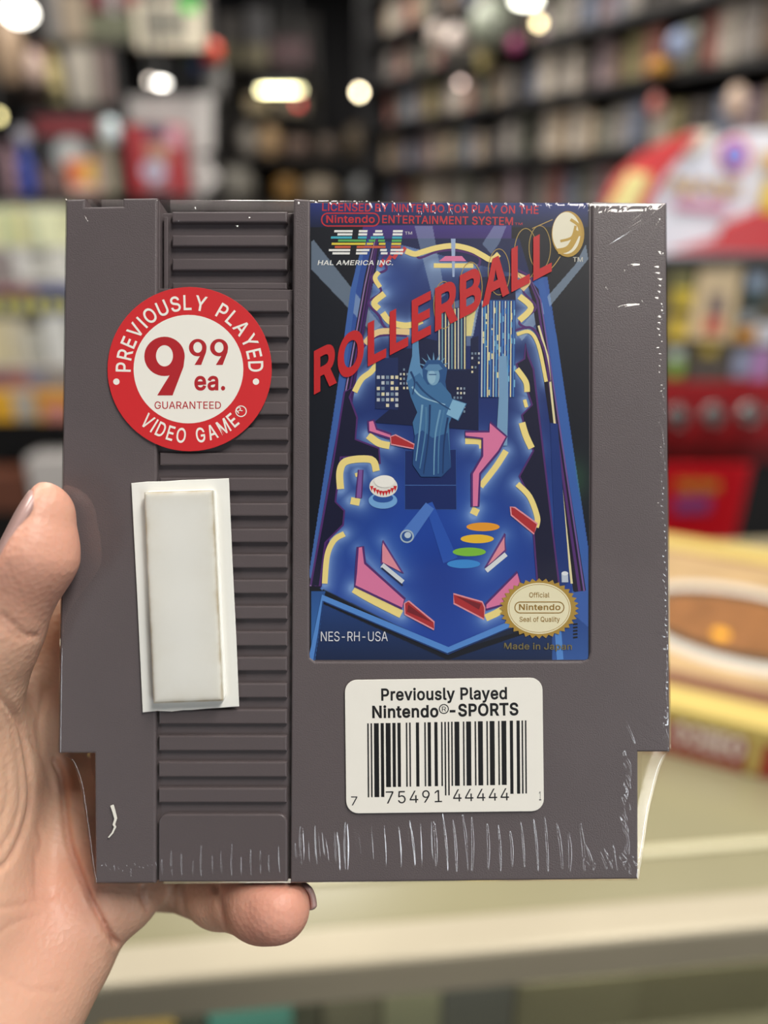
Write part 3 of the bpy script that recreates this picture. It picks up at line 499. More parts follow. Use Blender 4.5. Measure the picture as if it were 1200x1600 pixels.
art.ell(1070, 162, 64, 90, (186, 150, 66)); art.ell(1064, 158, 55, 82, (238, 232, 208))
for pts, w in (([(1030, 230), (1075, 215), (1110, 150)], 22), ([(1080, 105), (1112, 130), (1118, 170)], 12), ([(1040, 190), (1085, 175), (1100, 130)], 10)): art.rib(pts, w, (196, 160, 74))
art.txt('TM', (1090, 270), (1128, 270), 18, (220, 216, 200))
art.txt('NES-RH-USA', (103, 1755), (365, 1755), 37, (220, 222, 230), bold=.0)
art.txt('Made in Japan', (820, 1786), (1085, 1788), 24, (124, 112, 70), bold=.01)
star = []
for k in range(72):
    a = 2*math.pi*k/72; rr = 1.0 if k % 2 == 0 else .9; star.append((957+156*rr*math.cos(a), 1627+118*rr*math.sin(a)))
art.tri(star, (176, 142, 62)); art.ell(957, 1627, 124, 100, (240, 232, 196), 56); art.out(circ(957, 1627, 118, 94, 56), 2, (176, 142, 62))
art.txt('Official', (918, 1584), (997, 1584), 19, (150, 116, 44), bold=.01); art.out(rrect(862, 1602, 1054, 1645, 21), 4, (150, 116, 44)); art.txt('Nintendo', (878, 1633), (1040, 1633), 22, (150, 116, 44), bold=.018)
art.txt('Seal of Quality', (880, 1679), (1038, 1679), 19, (150, 116, 44), bold=.01)
print('LAYERS', max(l[4] for l in art.seen)); art.dz
label = art.build('picture_label', cart); label['label'] = 'blue pinball picture label with red ROLLERBALL lettering'
ca = label.data.color_attributes.new('print', 'FLOAT_COLOR', 'POINT')
cc = np.ones((len(label.data.vertices), 4), np.float32); cl = np.clip(col, 0, 255).reshape(-1, 3)/255
cc[:gx*gy, :3] = np.where(cl <= .04045, cl/12.92, ((cl+.055)/1.055)**2.4); ca.data.foreach_set('color', cc.ravel())

# ------------------------------------------------------------------ stickers on the film
class Sticker(Art):
    def __init__(s, z): Art.__init__(s); s.z0 = z; s.dz = .012
    def tri(s, pts, rgb, rough=.45):
        Z = s.lay(pts); T = tessellate_polygon([[Vector((u, v, 0)) for u, v in pts]]); loc = [P(u, v)+(Z,) for u, v in pts]
        s.add(loc, [t if area([loc[i] for i in t]) > 0 else t[::-1] for t in T], mat(rgb, rough, 0))
    def rib(s, pts, w, rgb, closed=False, sm=True):
        Z = s.lay([p for qd in ribbon(pts, w, closed) for p in qd])
        for qd in ribbon(pts, w, closed):
            loc = [P(*p)+(Z,) for p in qd]; s.add(loc if area(loc) > 0 else loc[::-1], [(0, 1, 2, 3)], mat(rgb, .45, 0))
    def txt(s, t, p0, p1, h, rgb, **k):
        V, Fc = text_on(t, p0, p1, h, **k); Z = s.lay(V); s.add([P(*p)+(Z,) for p in V], Fc, mat(rgb, .45, 0))
    def arc(s, t, cx, cy, r, a0, a1, h, rgb, bottom=False, bold=0.):
        adv = []
        for ch in t:
            if ch == ' ': adv.append((.38, None)); continue
            V, Fc = glyphs(ch, bold); xs = [p[0] for p in V]; adv.append((max(xs)-min(xs)+.14, ch))
        tot = sum(a for a, _ in adv); x = 0
        for a, ch in adv:
            if ch:
                V, Fc = glyphs(ch, bold); xm = (max(p[0] for p in V)+min(p[0] for p in V))/2
                th = a0+(a1-a0)*(x+a/2)/tot; wpx = abs(a1-a0)*(r+(-h/2 if bottom else h/2))/tot
                out = []
                for X, Yy in V:
                    lx, ly = (X-xm)*wpx, Yy/CAP*h
                    if bottom: rr = r-ly; er = (math.cos(th), -math.sin(th)); et = (-math.sin(th), -math.cos(th)); out.append((cx+er[0]*rr+et[0]*lx, cy+er[1]*rr+et[1]*lx))
                    else: rr = r+ly; er = (math.cos(th), -math.sin(th)); et = (math.sin(th), math.cos(th)); out.append((cx+er[0]*rr+et[0]*lx, cy+er[1]*rr+et[1]*lx))
                Z = s.lay(out); s.add([P(*p)+(Z,) for p in out], Fc, mat(rgb, .45, 0))
            x += a
    def nine(s, x0, y0, x1, y1, rgb, t=.42):
        w, h = x1-x0, y1-y0; cx = (x0+x1)/2; ry = h*.335; cy = y0+ry; rx = w/2; out = circ(cx, cy, rx, ry, 40); inn = circ(cx, cy-.01*h, rx*t, ry*(t+.12), 40)
        Z = s.lay(out)
        for i in range(40):
            j = (i+1) % 40; loc = [P(*p)+(Z,) for p in (out[i], out[j], inn[j], inn[i])]; s.add(loc[::-1], [(0, 1, 2, 3)], mat(rgb, .45, 0))
        s.tri([(x1, cy+.02*h), (x1-.03*w, cy+.18*h), (cx+.2*w, y1), (cx-.18*w, y1), (cx+.2*w, cy+ry*.72), (cx+.2*w, cy+ry*.4), (x1-.1*w, cy)], rgb)
def edge_slab(mb, pts, z0, z1, rgb): mb.prism(PP(pts), z0, z1, .03, mat(rgb, .5, .02, 300), segs=1)
RED, WH = (206, 36, 42), (238, 235, 226)
st = Sticker(.44)
edge_slab(st, circ(297, 577.5, 128, 128, 72), .30, .43, RED)
st.tri(circ(295.3, 577.5, 85.5, 84.5, 64), WH)
st.arc('PREVIOUSLY PLAYED', 297, 577, 92, math.radians(184), math.radians(-4), 22.5, WH, bold=.012)
st.arc('VIDEO GAME', 297, 577, 115.5, math.radians(226), math.radians(314), 22, WH, bottom=True, bold=.012)
cx, cy = 297+104*math.cos(math.radians(39.5)), 577+104*math.sin(math.radians(39.5))
st.rib(circ(cx, cy, 8.2, 8.2, 24), 1.6, WH, closed=True); st.txt('R', (cx-4, cy+4), (cx+3, cy-1), 8, WH)
for x in (183, 400.5): st.tri(circ(x, 597, 5, 5, 20), WH)
RT = (176, 34, 42)
st.nine(226.5, 527, 289.5, 618.5, RT); st.nine(296, 530.5, 323.5, 571, RT, .5); st.nine(329, 530.5, 357, 571, RT, .5)
st.txt('ea.', (304.5, 609.5), (352.5, 609.5), 27, RT, bold=.022); st.txt('GUARANTEED', (242.5, 639.3), (346, 639.3), 11.2, RT, bold=.006)
o = st.build('price_sticker', cart); o['label'] = 'round red and white sticker reading PREVIOUSLY PLAYED 9.99'
st = Sticker(.44)
def BX(x, y): return (500+x/2.143, 1030+y/2.143+(0))
rr = [(694+(x*math.cos(-.012)-y*math.sin(-.012)), 1164+(x*math.sin(-.012)+y*math.cos(-.012))) for x, y in rrect(-154, -104, 154, 104, 19, 6)]
edge_slab(st, rr, .30, .43, WH)
K = (18, 18, 20)
st.txt('Previously Played', BX(205, 136), BX(625, 131), 17.7, K, bold=.022); st.txt('Nintendo', BX(175, 194), BX(396, 191), 17.7, K, bold=.026)
c0 = BX(414, 165); st.rib(circ(c0[0], c0[1], 7, 7, 24), 1.6, K, closed=True); st.txt('R', (c0[0]-3, c0[1]+3.8), (c0[0]+3.5, c0[1]+3.8), 7.5, K); st.txt('-SPORTS', BX(434, 189), BX(663, 184), 18, K, bold=.026)
LC = ['0001101', '0011001', '0010011', '0111101', '0100011', '0110001', '0101111', '0111011', '0110111', '0001011']
code = '775491444441'; bits = '101'+''.join(LC[int(d)] for d in code[:6])+'01010'+''.join(''.join('10'[int(b)] for b in LC[int(d)]) for d in code[6:])+'101'
i = 0
while i < 95:
    if bits[i] == '1':
        j = i
        while j < 95 and bits[j] == '1': j += 1
        long_ = i < 10 or i >= 85 or 45 <= i < 50; t = i/95
        x0, x1 = 158+i*5.6, 158+j*5.6-.5; yt = 213-10*t; yb = (460-13*t) if long_ else (427-10*t); sk = -.012*(yb-yt)*0+2*(yb-yt)/250
        st.tri([BX(x0, yt), BX(x1, yt), BX(x1+sk, yb), BX(x0+sk, yb)], K); i = j
    else: i += 1
st.txt('7', BX(104, 487), BX(125, 487), 14, K); st.txt('75491', BX(221, 481), BX(408, 476), 19, K, space=1.15); st.txt('44444', BX(445, 474), BX(632, 470), 19, K, space=1.15); st.txt('1', BX(732, 470), BX(739, 470), 14, K)
o = st.build('barcode_sticker', cart); o['label'] = 'white sticker with barcode 775491444441 below the picture label'
# white security tag: paper sheet with a raised pad
tg = MBmm(); sheet = smooth = [(205, 755), (230, 752.5), (258, 752), (285, 750), (318, 749), (357.3, 747.3), (363, 880), (369, 1000), (373.3, 1104), (345, 1106), (322, 1107.5), (300, 1109.5), (285, 1110), (268, 1112), (245, 1111), (222.7, 1113.5), (214, 930)]
tg.prism(PP(sheet, .6), .28, .62, .08, mat((238, 238, 232), .55, .02, 200), segs=1)
tag_o = tg.build('security_tag', cart); tag_o['label'] = 'white rectangular security tag with raised pad'
pm2 = bpy.data.materials.new('material'); pm2.use_nodes = True; N = pm2.node_tree.nodes; L = pm2.node_tree.links; b = N['Principled BSDF']; b.inputs['Roughness'].default_value = .5
tcn = N.new('ShaderNodeTexCoord'); nz = N.new('ShaderNodeTexNoise'); nz.inputs['Scale'].default_value = 260; nz.inputs['Detail'].default_value = 5
dirt = N.new('ShaderNodeAttribute'); dirt.attribute_name = 'dirt'; ml = N.new('ShaderNodeMath'); ml.operation = 'MULTIPLY'; rp = N.new('ShaderNodeValToRGB')
rp.color_ramp.elements[0].color = lin((226, 226, 220))+(1,); rp.color_ramp.elements[1].position = .62; rp.color_ramp.elements[1].color = lin((172, 158, 130))+(1,); e = rp.color_ramp.elements.new(.22); e.color = lin((218, 216, 206))+(1,)
L.new(tcn.outputs['Object'], nz.inputs['Vector']); L.new(nz.outputs['Fac'], ml.inputs[0]); L.new(dirt.outputs['Fac'], ml.inputs[1]); L.new(ml.outputs[0], rp.inputs['Fac']); L.new(rp.outputs['Color'], b.inputs['Base Color'])
pd = MBmm(); HT = 3.0
top = [P(224.5, 770, HT), P(331.7, 766.5, HT), P(347, 1093, HT), P(239.3, 1100.5, HT)]
ctr = Vector((sum(p[0] for p in top)/4, sum(p[1] for p in top)/4))
ex = (Vector(top[1])-Vector(top[0])).normalized(); ey = (Vector(top[0])-Vector(top[3])).normalized(); hw = (Vector(top[1])-Vector(top[0])).length/2; hh = (Vector(top[0])-Vector(top[3])).length/2
nx_, ny_ = 40, 110; prof = rrect(-hw, -hh, hw, hh, .9, 4)
pd.prism([tuple(ctr+ex*x+ey*y) for x, y in inset(prof, -.35)], .6, 1.0, .2, mat((240, 240, 236), .5, .02, 200), segs=2)
base_n = len(pd.v)
V = []; Fq = []
for j in range(ny_+1):
    for i in range(nx_+1):
        x, y = hw*(2*i/nx_-1), hh*(2*j/ny_-1); ed = min(hw-abs(x), hh-abs(y)); z = HT-.35*math.exp(-ed/.35)-.02*math.sin(y*.5)
        V.append(tuple(ctr+ex*x+ey*y)+(z,))
for j in range(ny_):
    for i in range(nx_): a = j*(nx_+1)+i; Fq.append((a, a+1, a+nx_+2, a+nx_+1))
ring = [i for i in range(nx_+1)]+[j*(nx_+1)+nx_ for j in range(1, ny_+1)]+[ny_*(nx_+1)+i for i in range(nx_-1, -1, -1)]+[j*(nx_+1) for j in range(ny_-1, 0, -1)]
nb = len(V); V += [(V[i][0], V[i][1], .7) for i in ring]
for k in range(len(ring)): k2 = (k+1) % len(ring); Fq.append((ring[k2], ring[k], nb+k, nb+k2))
pd.add(V, Fq, pm2)
pad = pd.build('raised_pad', tag_o); pad['label'] = 'raised off-white pad with dirty worn edges'
da = pad.data.attributes.new('dirt', 'FLOAT', 'POINT'); dv = np.zeros(len(pad.data.vertices), np.float32)
for k in range((nx_+1)*(ny_+1)):
    i, j = k % (nx_+1), k//(nx_+1); x, y = hw*(2*i/nx_-1), hh*(2*j/ny_-1); ed = min(hw-abs(x), hh-abs(y)); dv[base_n+k] = .55*math.exp(-ed/.25)+.5*math.exp(-ed/2.4)
da.data.foreach_set('value', dv)
# white paper shred at the lower left corner
fl = MBmm(); cl_ = [(176, 1257), (179, 1266), (182, 1278), (179, 1287), (181, 1291), (177, 1300), (171, 1307)]
for qd in ribbon(cl_, (5., 2.)): fl.prism(PP(qd), .28, .5, 0, mat((240, 238, 228), .6, .03))
o = fl.build('paper_shred', cart); o['label'] = 'white shred of torn paper'

# ------------------------------------------------------------------ clear shrink film with its wrinkles
lft = smooth_line([P(90.2, 1176), P(110, 1188), P(123, 1220), P(130, 1260), P(137, 1310), P(142, 1348), P(148, 1382.5)], 8)
rgt = smooth_line([P(1049, 1174), P(1040, 1183), P(1030, 1206), P(1021, 1240), P(1014, 1270), P(1007, 1318), P(1002, 1350), P(998.5, 1375.5)], 8)
def side_x(pts, y):
    for (x0, y0), (x1, y1) in zip(pts[:-1], pts[1:]):
        if y1 <= y <= y0: return x0+(x1-x0)*(y0-y)/(y0-y1+1e-9)
    return pts[-1][0] if y < pts[-1][1] else pts[0][0]
TLp, TRp = P(102.3, 310.5), P(1042, 317); BLp, BRp = lft[-1], rgt[-1]
ridges = []      # (u0, v0, u1, v1, half width px, height mm)
r_ = random.Random(11)
xs_ = [505, 525, 541, 555, 578, 598, 621, 638, 655, 676, 690, 706, 721, 735, 759, 777, 795, 812, 832, 849, 868, 886, 904]
for x in xs_+[463, 471, 484, 494]:
    t = 1288-18*math.sin((x-480)/160)+r_.random()*28; b_ = 1362-r_.random()*10
    ridges.append((x, t, x+r_.uniform(0, 9), b_, r_.uniform(2.8, 4.4), r_.uniform(.17, .32)))
for x in range(256, 446, 15): ridges.append((x+r_.uniform(-3, 3), 1315+r_.random()*30, x+r_.uniform(0, 5), 1368, 2.4, r_.uniform(.08, .22)))
for k in range(78):                                   # right edge ticks
    v = 420+k*9.7; L_ = r_.uniform(4, 14); u = 1034+ (v-318)*.012-r_.uniform(0, 7); ridges.append((u-L_*.7, v-1.5, u+2, v+1.5, 2., -r_.uniform(.5, .66)-.3*(v-400)/780))
for k in range(34):                                   # lower right corner
    v = 1180+k*5.6; L_ = r_.uniform(8, 26); u = 985-r_.random()*12; ridges.append((u-L_*.6, v-L_*.8, u, v, 2.4, r_.uniform(.16, .36)))
for k in range(14):
    u = 900+k*7; ridges.append((u, 1318+r_.random()*30, u+r_.uniform(5, 16), 1345+r_.random()*18, 2.8, r_.uniform(.2, .4)))
for a in ((944, 385, 1034, 330), (955, 372, 1005, 332), (985, 408, 1030, 345), (1000, 350, 1036, 322), (930, 335, 1010, 331), (990, 1160, 960, 1100), (1040, 1162, 985, 1112), (1046, 1172, 1000, 1150), (1044, 1150, 1015, 1100),
          (975, 425, 980, 460), (995, 415, 999, 470), (980, 418, 998, 416), (1000, 470, 1030, 500), (1010, 330, 1036, 328), (1028, 395, 1037, 405), (1020, 415, 1036, 398), (945, 450, 965, 480), (965, 482, 998, 478),
          (112, 320, 125, 345), (118, 318, 140, 352), (106, 352, 122, 368), (104, 392, 120, 410), (246, 312, 262, 330), (256, 316, 276, 326), (300, 322, 306, 330), (272, 338, 288, 350), (366, 352, 372, 358), (386, 338, 390, 346)):
    ridges.append(a+(2.6, r_.uniform(.16, .34)))
for k in range(22): u = 470+k*21+r_.uniform(-6, 6); ridges.append((u, 311, u+r_.uniform(-8, 14), 322+r_.random()*12, 2., r_.uniform(.12, .26)))
for k in range(18): u = 560+r_.random()*180; ridges.append((u, 325+r_.random()*8, u+2, 338+r_.random()*10, 1.5, r_.uniform(.06, .12)))
for k in range(16): u = 905+k*8; ridges.append((u, 322+r_.random()*8, u-r_.uniform(4, 22), 330+r_.random()*16, 1.8, r_.uniform(.08, .18)))
for k in range(14): u = 160+k*6.5; ridges.append((u, 1345+r_.random()*14, u+r_.uniform(2, 7), 1352+r_.random()*18, 1.6, r_.uniform(.04, .09)))
# heights follow widths, so that the flanks of every wrinkle reach about the same steepness
ridges = [(a, b, c, d, w, w/7.95*(-h if h < 0 else r_.uniform(.37, .5) if abs(c-a) < abs(d-b)*.35 else r_.uniform(.45, .7))) for a, b, c, d, w, h in ridges]
nxf = 1000; ys = []
y = TLp[1]
y_end = BLp[1]
while y > y_end:
    ys.append(y); u_, v_ = proj_np(np.array([[0, y, 0]])); y -= .2 if (v_ > 1180 or v_ < 520) else .3
ys.append(y_end)
Y0 = np.array(ys); xl = np.array([TLp[0]+(lft[0][0]-TLp[0])*(TLp[1]-y)/(TLp[1]-lft[0][1]) if y >= lft[0][1] else side_x(lft, y) for y in ys])
xr = np.array([TRp[0]+(rgt[0][0]-TRp[0])*(TLp[1]-y)/(TLp[1]-rgt[0][1]) if y >= rgt[0][1] else side_x(rgt, y) for y in ys])
S = np.linspace(0, 1, nxf); X = xl[:, None]+(xr-xl)[:, None]*S[None]; tilt = np.clip((Y0-50)/16, 0, 1)
slope_t, slope_b = (TRp[1]-TLp[1]), (BRp[1]-BLp[1])
wt = (Y0-y_end)/(Y0[0]-y_end); Yg = Y0[:, None]+(wt[:, None]*slope_t+(1-wt[:, None])*slope_b)*S[None]
XYZ = np.stack([X, Yg, np.zeros_like(X)], -1).reshape(-1, 3); pu, pv = proj_np(XYZ)
H = np.zeros(len(XYZ))
for (u0, v0, u1, v1, w, h) in ridges:
    mk = np.where((pu > min(u0, u1)-10) & (pu < max(u0, u1)+10) & (pv > min(v0, v1)-10) & (pv < max(v0, v1)+10))[0]
    if not len(mk): continue
    ex_, ey_ = u1-u0, v1-v0; LL = ex_*ex_+ey_*ey_; t = ((pu[mk]-u0)*ex_+(pv[mk]-v0)*ey_)/LL; tc_ = np.clip(t, 0, 1)
    d = np.hypot(pu[mk]-u0-tc_*ex_, pv[mk]-v0-tc_*ey_); tp = .5+.5*np.sin(np.pi*tc_); wloc = w*tp
    H[mk] = np.maximum(H[mk], h*tp*np.exp(-(d/wloc)**2))
XYZ[:, 2] = .26+H
# rounded film edge
e_l = (X-xl[:, None]).ravel(); e_r = (xr[:, None]-X).ravel(); e_t = (Yg[0][None]-Yg).ravel(); e_b = (Yg-Yg[-1][None]).ravel(); ed = np.minimum(np.minimum(e_l, e_r), np.minimum(e_t, e_b))
XYZ[:, 2] -= .4*np.exp(-ed/.25)
ny_ = len(ys); idx = np.arange(ny_*nxf).reshape(ny_, nxf)
qf = np.stack([idx[1:, :-1], idx[1:, 1:], idx[:-1, 1:], idx[:-1, :-1]], -1).reshape(-1, 4)
ring = list(idx[:, 0])+list(idx[-1, 1:])+list(idx[-2::-1, -1])+list(idx[0, -2:0:-1])
film = bpy.data.materials.new('material'); film.use_nodes = True; N = film.node_tree.nodes; L = film.node_tree.links; N.remove(N['Principled BSDF'])
tr = N.new('ShaderNodeBsdfTransparent'); gl = N.new('ShaderNodeBsdfGlossy'); gl.inputs['Roughness'].default_value = .035; ge = N.new('ShaderNodeNewGeometry'); dt = N.new('ShaderNodeVectorMath'); dt.operation = 'DOT_PRODUCT'; ab = N.new('ShaderNodeMath'); ab.operation = 'ABSOLUTE'; om = N.new('ShaderNodeMath'); om.operation = 'SUBTRACT'; om.inputs[0].default_value = 1; pw = N.new('ShaderNodeMath'); pw.operation = 'POWER'; pw.inputs[1].default_value = 5; fr = N.new('ShaderNodeMath'); fr.operation = 'MULTIPLY_ADD'; fr.inputs[1].default_value = .6; fr.inputs[2].default_value = .06
mx = N.new('ShaderNodeMixShader'); tcn = N.new('ShaderNodeTexCoord'); nz = N.new('ShaderNodeTexNoise'); nz.inputs['Scale'].default_value = 160; bp = N.new('ShaderNodeBump'); bp.inputs['Strength'].default_value = .03; bp.inputs['Distance'].default_value = .0006
L.new(tcn.outputs['Object'], nz.inputs['Vector']); L.new(nz.outputs['Fac'], bp.inputs['Height']); L.new(bp.outputs['Normal'], gl.inputs['Normal'])
L.new(ge.outputs['Normal'], dt.inputs[0]); L.new(ge.outputs['Incoming'], dt.inputs[1]); L.new(dt.outputs['Value'], ab.inputs[0]); L.new(ab.outputs[0], om.inputs[1]); L.new(om.outputs[0], pw.inputs[0]); L.new(pw.outputs[0], fr.inputs[0]); L.new(fr.outputs[0], mx.inputs['Fac']); L.new(tr.outputs['BSDF'], mx.inputs[1]); L.new(gl.outputs['BSDF'], mx.inputs[2]); L.new(mx.outputs['Shader'], N['Material Output'].inputs['Surface'])
fm = MBmm(); Vf = [tuple(p) for p in XYZ]; nb = len(Vf); n_r = len(ring)
for z in (-10., -DEPTH-.3): Vf += [(Vf[i][0], Vf[i][1], z) for i in ring]
Ff = [tuple(int(i) for i in f) for f in qf]
for k in range(n_r):
    k2 = (k+1) % n_r; Ff.append((int(ring[k2]), int(ring[k]), nb+k, nb+k2)); Ff.append((nb+k2, nb+k, nb+n_r+k, nb+n_r+k2))
Ff.append(tuple(nb+n_r+k for k in range(n_r))[::-1])
fm.add(Vf, Ff, film); o = fm.build('shrink_film', cart, smooth=True); o['label'] = 'clear glossy shrink film with wrinkled edges'
# ================================================================== HAND
def J(u, v, z, r): return np.array(P(u, v, z)+(z,), np.float32), r
lo = np.array([-118., -150., -52.]); hi = np.array([62., 48., 26.]); RES = .6
n3 = np.ceil((hi-lo)/RES).astype(int)
gxv = (lo[0]+RES*np.arange(n3[0])).astype(np.float32)[:, None, None]; gyv = (lo[1]+RES*np.arange(n3[1])).astype(np.float32)[None, :, None]; gzv = (lo[2]+RES*np.arange(n3[2])).astype(np.float32)[None, None, :]
def capsule(A, B):
    (a, ra), (b, rb) = A, B; d = b-a; L2 = float(d @ d)+1e-6
    t = np.clip(((gxv-a[0])*d[0]+(gyv-a[1])*d[1]+(gzv-a[2])*d[2])/L2, 0, 1)
    return np.sqrt((gxv-a[0]-t*d[0])**2+(gyv-a[1]-t*d[1])**2+(gzv-a[2]-t*d[2])**2)-(ra+(rb-ra)*t)
def smin(a, b, k):
    h = np.maximum(k-np.abs(a-b), 0)/k; return np.minimum(a, b)-h*h*k*.25
def chain(js, k=3.):
    d = None
    for A, B in zip(js[:-1], js[1:]): c = capsule(A, B); d = c if d is None else smin(d, c, k)
    return d
def L3(x, y, z, r): return np.array([x, y, z], np.float32), r
# palm bones
M5, M4, M3, M2 = J(150, 1372, -20, 9.5), J(112, 1250, -31, 10), J(84, 1120, -33, 10), J(70, 1000, -34, 10)
C5, C4, C3, C2 = J(-30, 1625, -6, 14), J(-90, 1600, -8, 15), J(-150, 1560, -8, 15), J(-200, 1500, -6, 14)
TC, TM, TI, TD, TT = J(-150, 1450, -4, 17), J(-90, 1165, -3, 13), J(-22, 985, 3.5, 9.6), J(44, 864, 6.0, 8.6), J(60, 806, 5.6, 6.6)
palm = chain([C5, M5]); 
for a, b in ((C4, M4), (C3, M3), (C2, M2)): palm = smin(palm, chain([a, b]), 12)
palm = smin(palm, chain([M5, M4, M3, M2]), 8)
palm = smin(palm, chain([J(0, 1585, -3, 14), J(75, 1490, -10, 12)]), 8)               # hypothenar pad
palm = smin(palm, chain([TC, TM]), 9); palm = smin(palm, chain([J(-90, 1420, 0, 15), J(-70, 1240, -6, 13)]), 8)   # thenar pad
palm = smin(palm, chain([J(-60, 1180, -10, 9), J(50, 1060, -30, 8)]), 14)             # web
palm = smin(palm, chain([J(-100, 1590, -4, 20), J(-190, 1720, 4, 23)]), 12)           # wrist and forearm
palm = smin(palm, chain([J(105, 1165, -31, 10), J(225, 1200, -33, 10)]), 6); palm = smin(palm, chain([J(120, 1310, -27, 9), J(190, 1330, -29, 8.5)]), 6); palm = smin(palm, chain([J(165, 1400, -14, 8), J(196, 1396, -16, 7.5)]), 5)
thumb = chain([TI, TD, TT])
NN = np.array([-.80, .40, .44]); NN /= np.linalg.norm(NN); NP = np.array(P(30, 800, 7.)+(7.,))          # flat of the thumbnail
pl = (gxv-NP[0])*NN[0]+(gyv-NP[1])*NN[1]+(gzv-NP[2])*NN[2]
pl = pl-np.maximum(0, np.float32(P(0, 905)[1])-gyv)*.9
k = 2.; h = np.maximum(k-np.abs(thumb-pl), 0)/k; thumb = np.maximum(thumb, pl)+h*h*k*.25; del pl
thumb = smin(thumb, chain([TM, TI]), 3.5)
palm = smin(palm, thumb, 5)
rx = lambda j: j[0]
def finger(root, a, ln, r, z1):
    x, y, z = root[0]; js = [root]; c, s = math.cos(a), math.sin(a); zz = (z1-.6, z1, z1+.4)
    for k in range(3): x += c*ln[k]; y += s*ln[k]; js.append(L3(x, y, zz[k], r[k])); c, s = math.cos(a-.06*(k+1)), math.sin(a-.06*(k+1))
    return js
FI = finger(M2, .62, (40, 23, 17), (8.6, 8.0, 6.6), -29.0); FM = finger(M3, .42, (44, 27, 18), (8.8, 8.2, 6.9), -29.2); FR = finger(M4, .22, (40, 26, 18), (8.4, 7.8, 6.6), -28.6)
FP = [J(165, 1366, -21, 8.6), J(268, 1368, -33, 7.0), J(345, 1396, -18, 6.7), J(412, 1412, -6.5, 6.9), J(433, 1419, -3.2, 6.5)]
fing = chain(FI)
for js in (FM, FR, FP): fing = smin(fing, chain(js, 2.6), 1.2)
fld = smin(palm, fing, 5.); del palm, fing, thumb
# the cartridge presses into the skin
def sdbox(x0, x1, y0, y1, z0, z1):
    dx = np.maximum(x0-gxv, gxv-x1); dy = np.maximum(y0-gyv, gyv-y1); dz = np.maximum(z0-gzv, gzv-z1)
    return np.maximum(np.maximum(dx, dy), dz)
ym, yb_ = P(91, 1177)[1], P(570, 1381)[1]
bx = np.minimum(sdbox(XL-.9, XR+.9, ym-.4, 70, -20.9, .7), sdbox(P(147, 1300)[0]-.7, P(998, 1300)[0]+.7, yb_-.7, ym+1, -20.9, .7))
k = 1.2; a_, b_ = fld, -bx; h = np.maximum(k-np.abs(a_-b_), 0)/k; fld = np.maximum(a_, b_)+h*h*k*.25; del bx
def surface_net(f):
    s = f < 0; nx, ny, nz = f.shape
    c = np.zeros((nx-1, ny-1, nz-1), np.int8)
    for i in (0, 1):
        for j in (0, 1):
            for k in (0, 1): c += s[i:nx-1+i, j:ny-1+j, k:nz-1+k]
    act = np.argwhere((c > 0) & (c < 8)); n = len(act)
    idm = np.full(c.shape, -1, np.int64); idm[tuple(act.T)] = np.arange(n)
    pos = np.zeros((n, 3)); cnt = np.zeros(n)
    cor = [(i, j, k) for i in (0, 1) for j in (0, 1) for k in (0, 1)]
    for a in cor:
        for ax in range(3):
            if a[ax] == 0:
                b = list(a); b[ax] = 1
                fa = f[tuple((act+np.array(a)).T)]; fb = f[tuple((act+np.array(b)).T)]; m = (fa < 0) != (fb < 0)
                t = np.where(m, fa/np.where(m, fa-fb, 1), 0); p = np.tile(np.array(a, float), (n, 1)); p[:, ax] = t
                pos[m] += p[m]; cnt += m
    pos = act+pos/cnt[:, None]; Q = []
    for ax in range(3):
        o1, o2 = [(1, 2), (2, 0), (0, 1)][ax]
        sl0 = [slice(None)]*3; sl1 = [slice(None)]*3; sl0[ax] = slice(0, -1); sl1[ax] = slice(1, None)
        A, B = s[tuple(sl0)], s[tuple(sl1)]; e = np.argwhere(A != B)
        e = e[(e[:, o1] > 0) & (e[:, o2] > 0) & (e[:, o1] < f.shape[o1]-1) & (e[:, o2] < f.shape[o2]-1)]
        ins = A[tuple(e.T)]; c0 = e.copy(); c1 = e.copy(); c1[:, o1] -= 1; c2 = c1.copy(); c2[:, o2] -= 1; c3 = e.copy(); c3[:, o2] -= 1
        q_ = np.stack([idm[tuple(c.T)] for c in (c0, c1, c2, c3)], 1); q_[~ins] = q_[~ins][:, ::-1]; Q.append(q_)
    return pos, np.concatenate(Q)
hv, hq = surface_net(fld); hv = lo+RES*hv; del fld
# relax twice
def relax(v, q, lam):
    acc = np.zeros_like(v); cn = np.zeros(len(v))
    for a, b in ((0, 1), (1, 2), (2, 3), (3, 0)):
        for s_, t_ in ((a, b), (b, a)): np.add.at(acc, q[:, s_], v[q[:, t_]]); np.add.at(cn, q[:, s_], 1)
    return v+lam*(acc/np.maximum(cn, 1)[:, None]-v)
for _ in range(3): hv = relax(hv, hq, .5)
def vnormals(v, q):
    nrm = np.cross(v[q[:, 2]]-v[q[:, 0]], v[q[:, 3]]-v[q[:, 1]]); out = np.zeros_like(v)
    for k in range(4): np.add.at(out, q[:, k], nrm)
    return out/np.maximum(np.linalg.norm(out, axis=1), 1e-9)[:, None]
nr = vnormals(hv, hq); eye = _O; vd = eye-hv; vd /= np.linalg.norm(vd, axis=1)[:, None]; facing = (nr*vd).sum(1)
pu, pv = proj_np(hv)
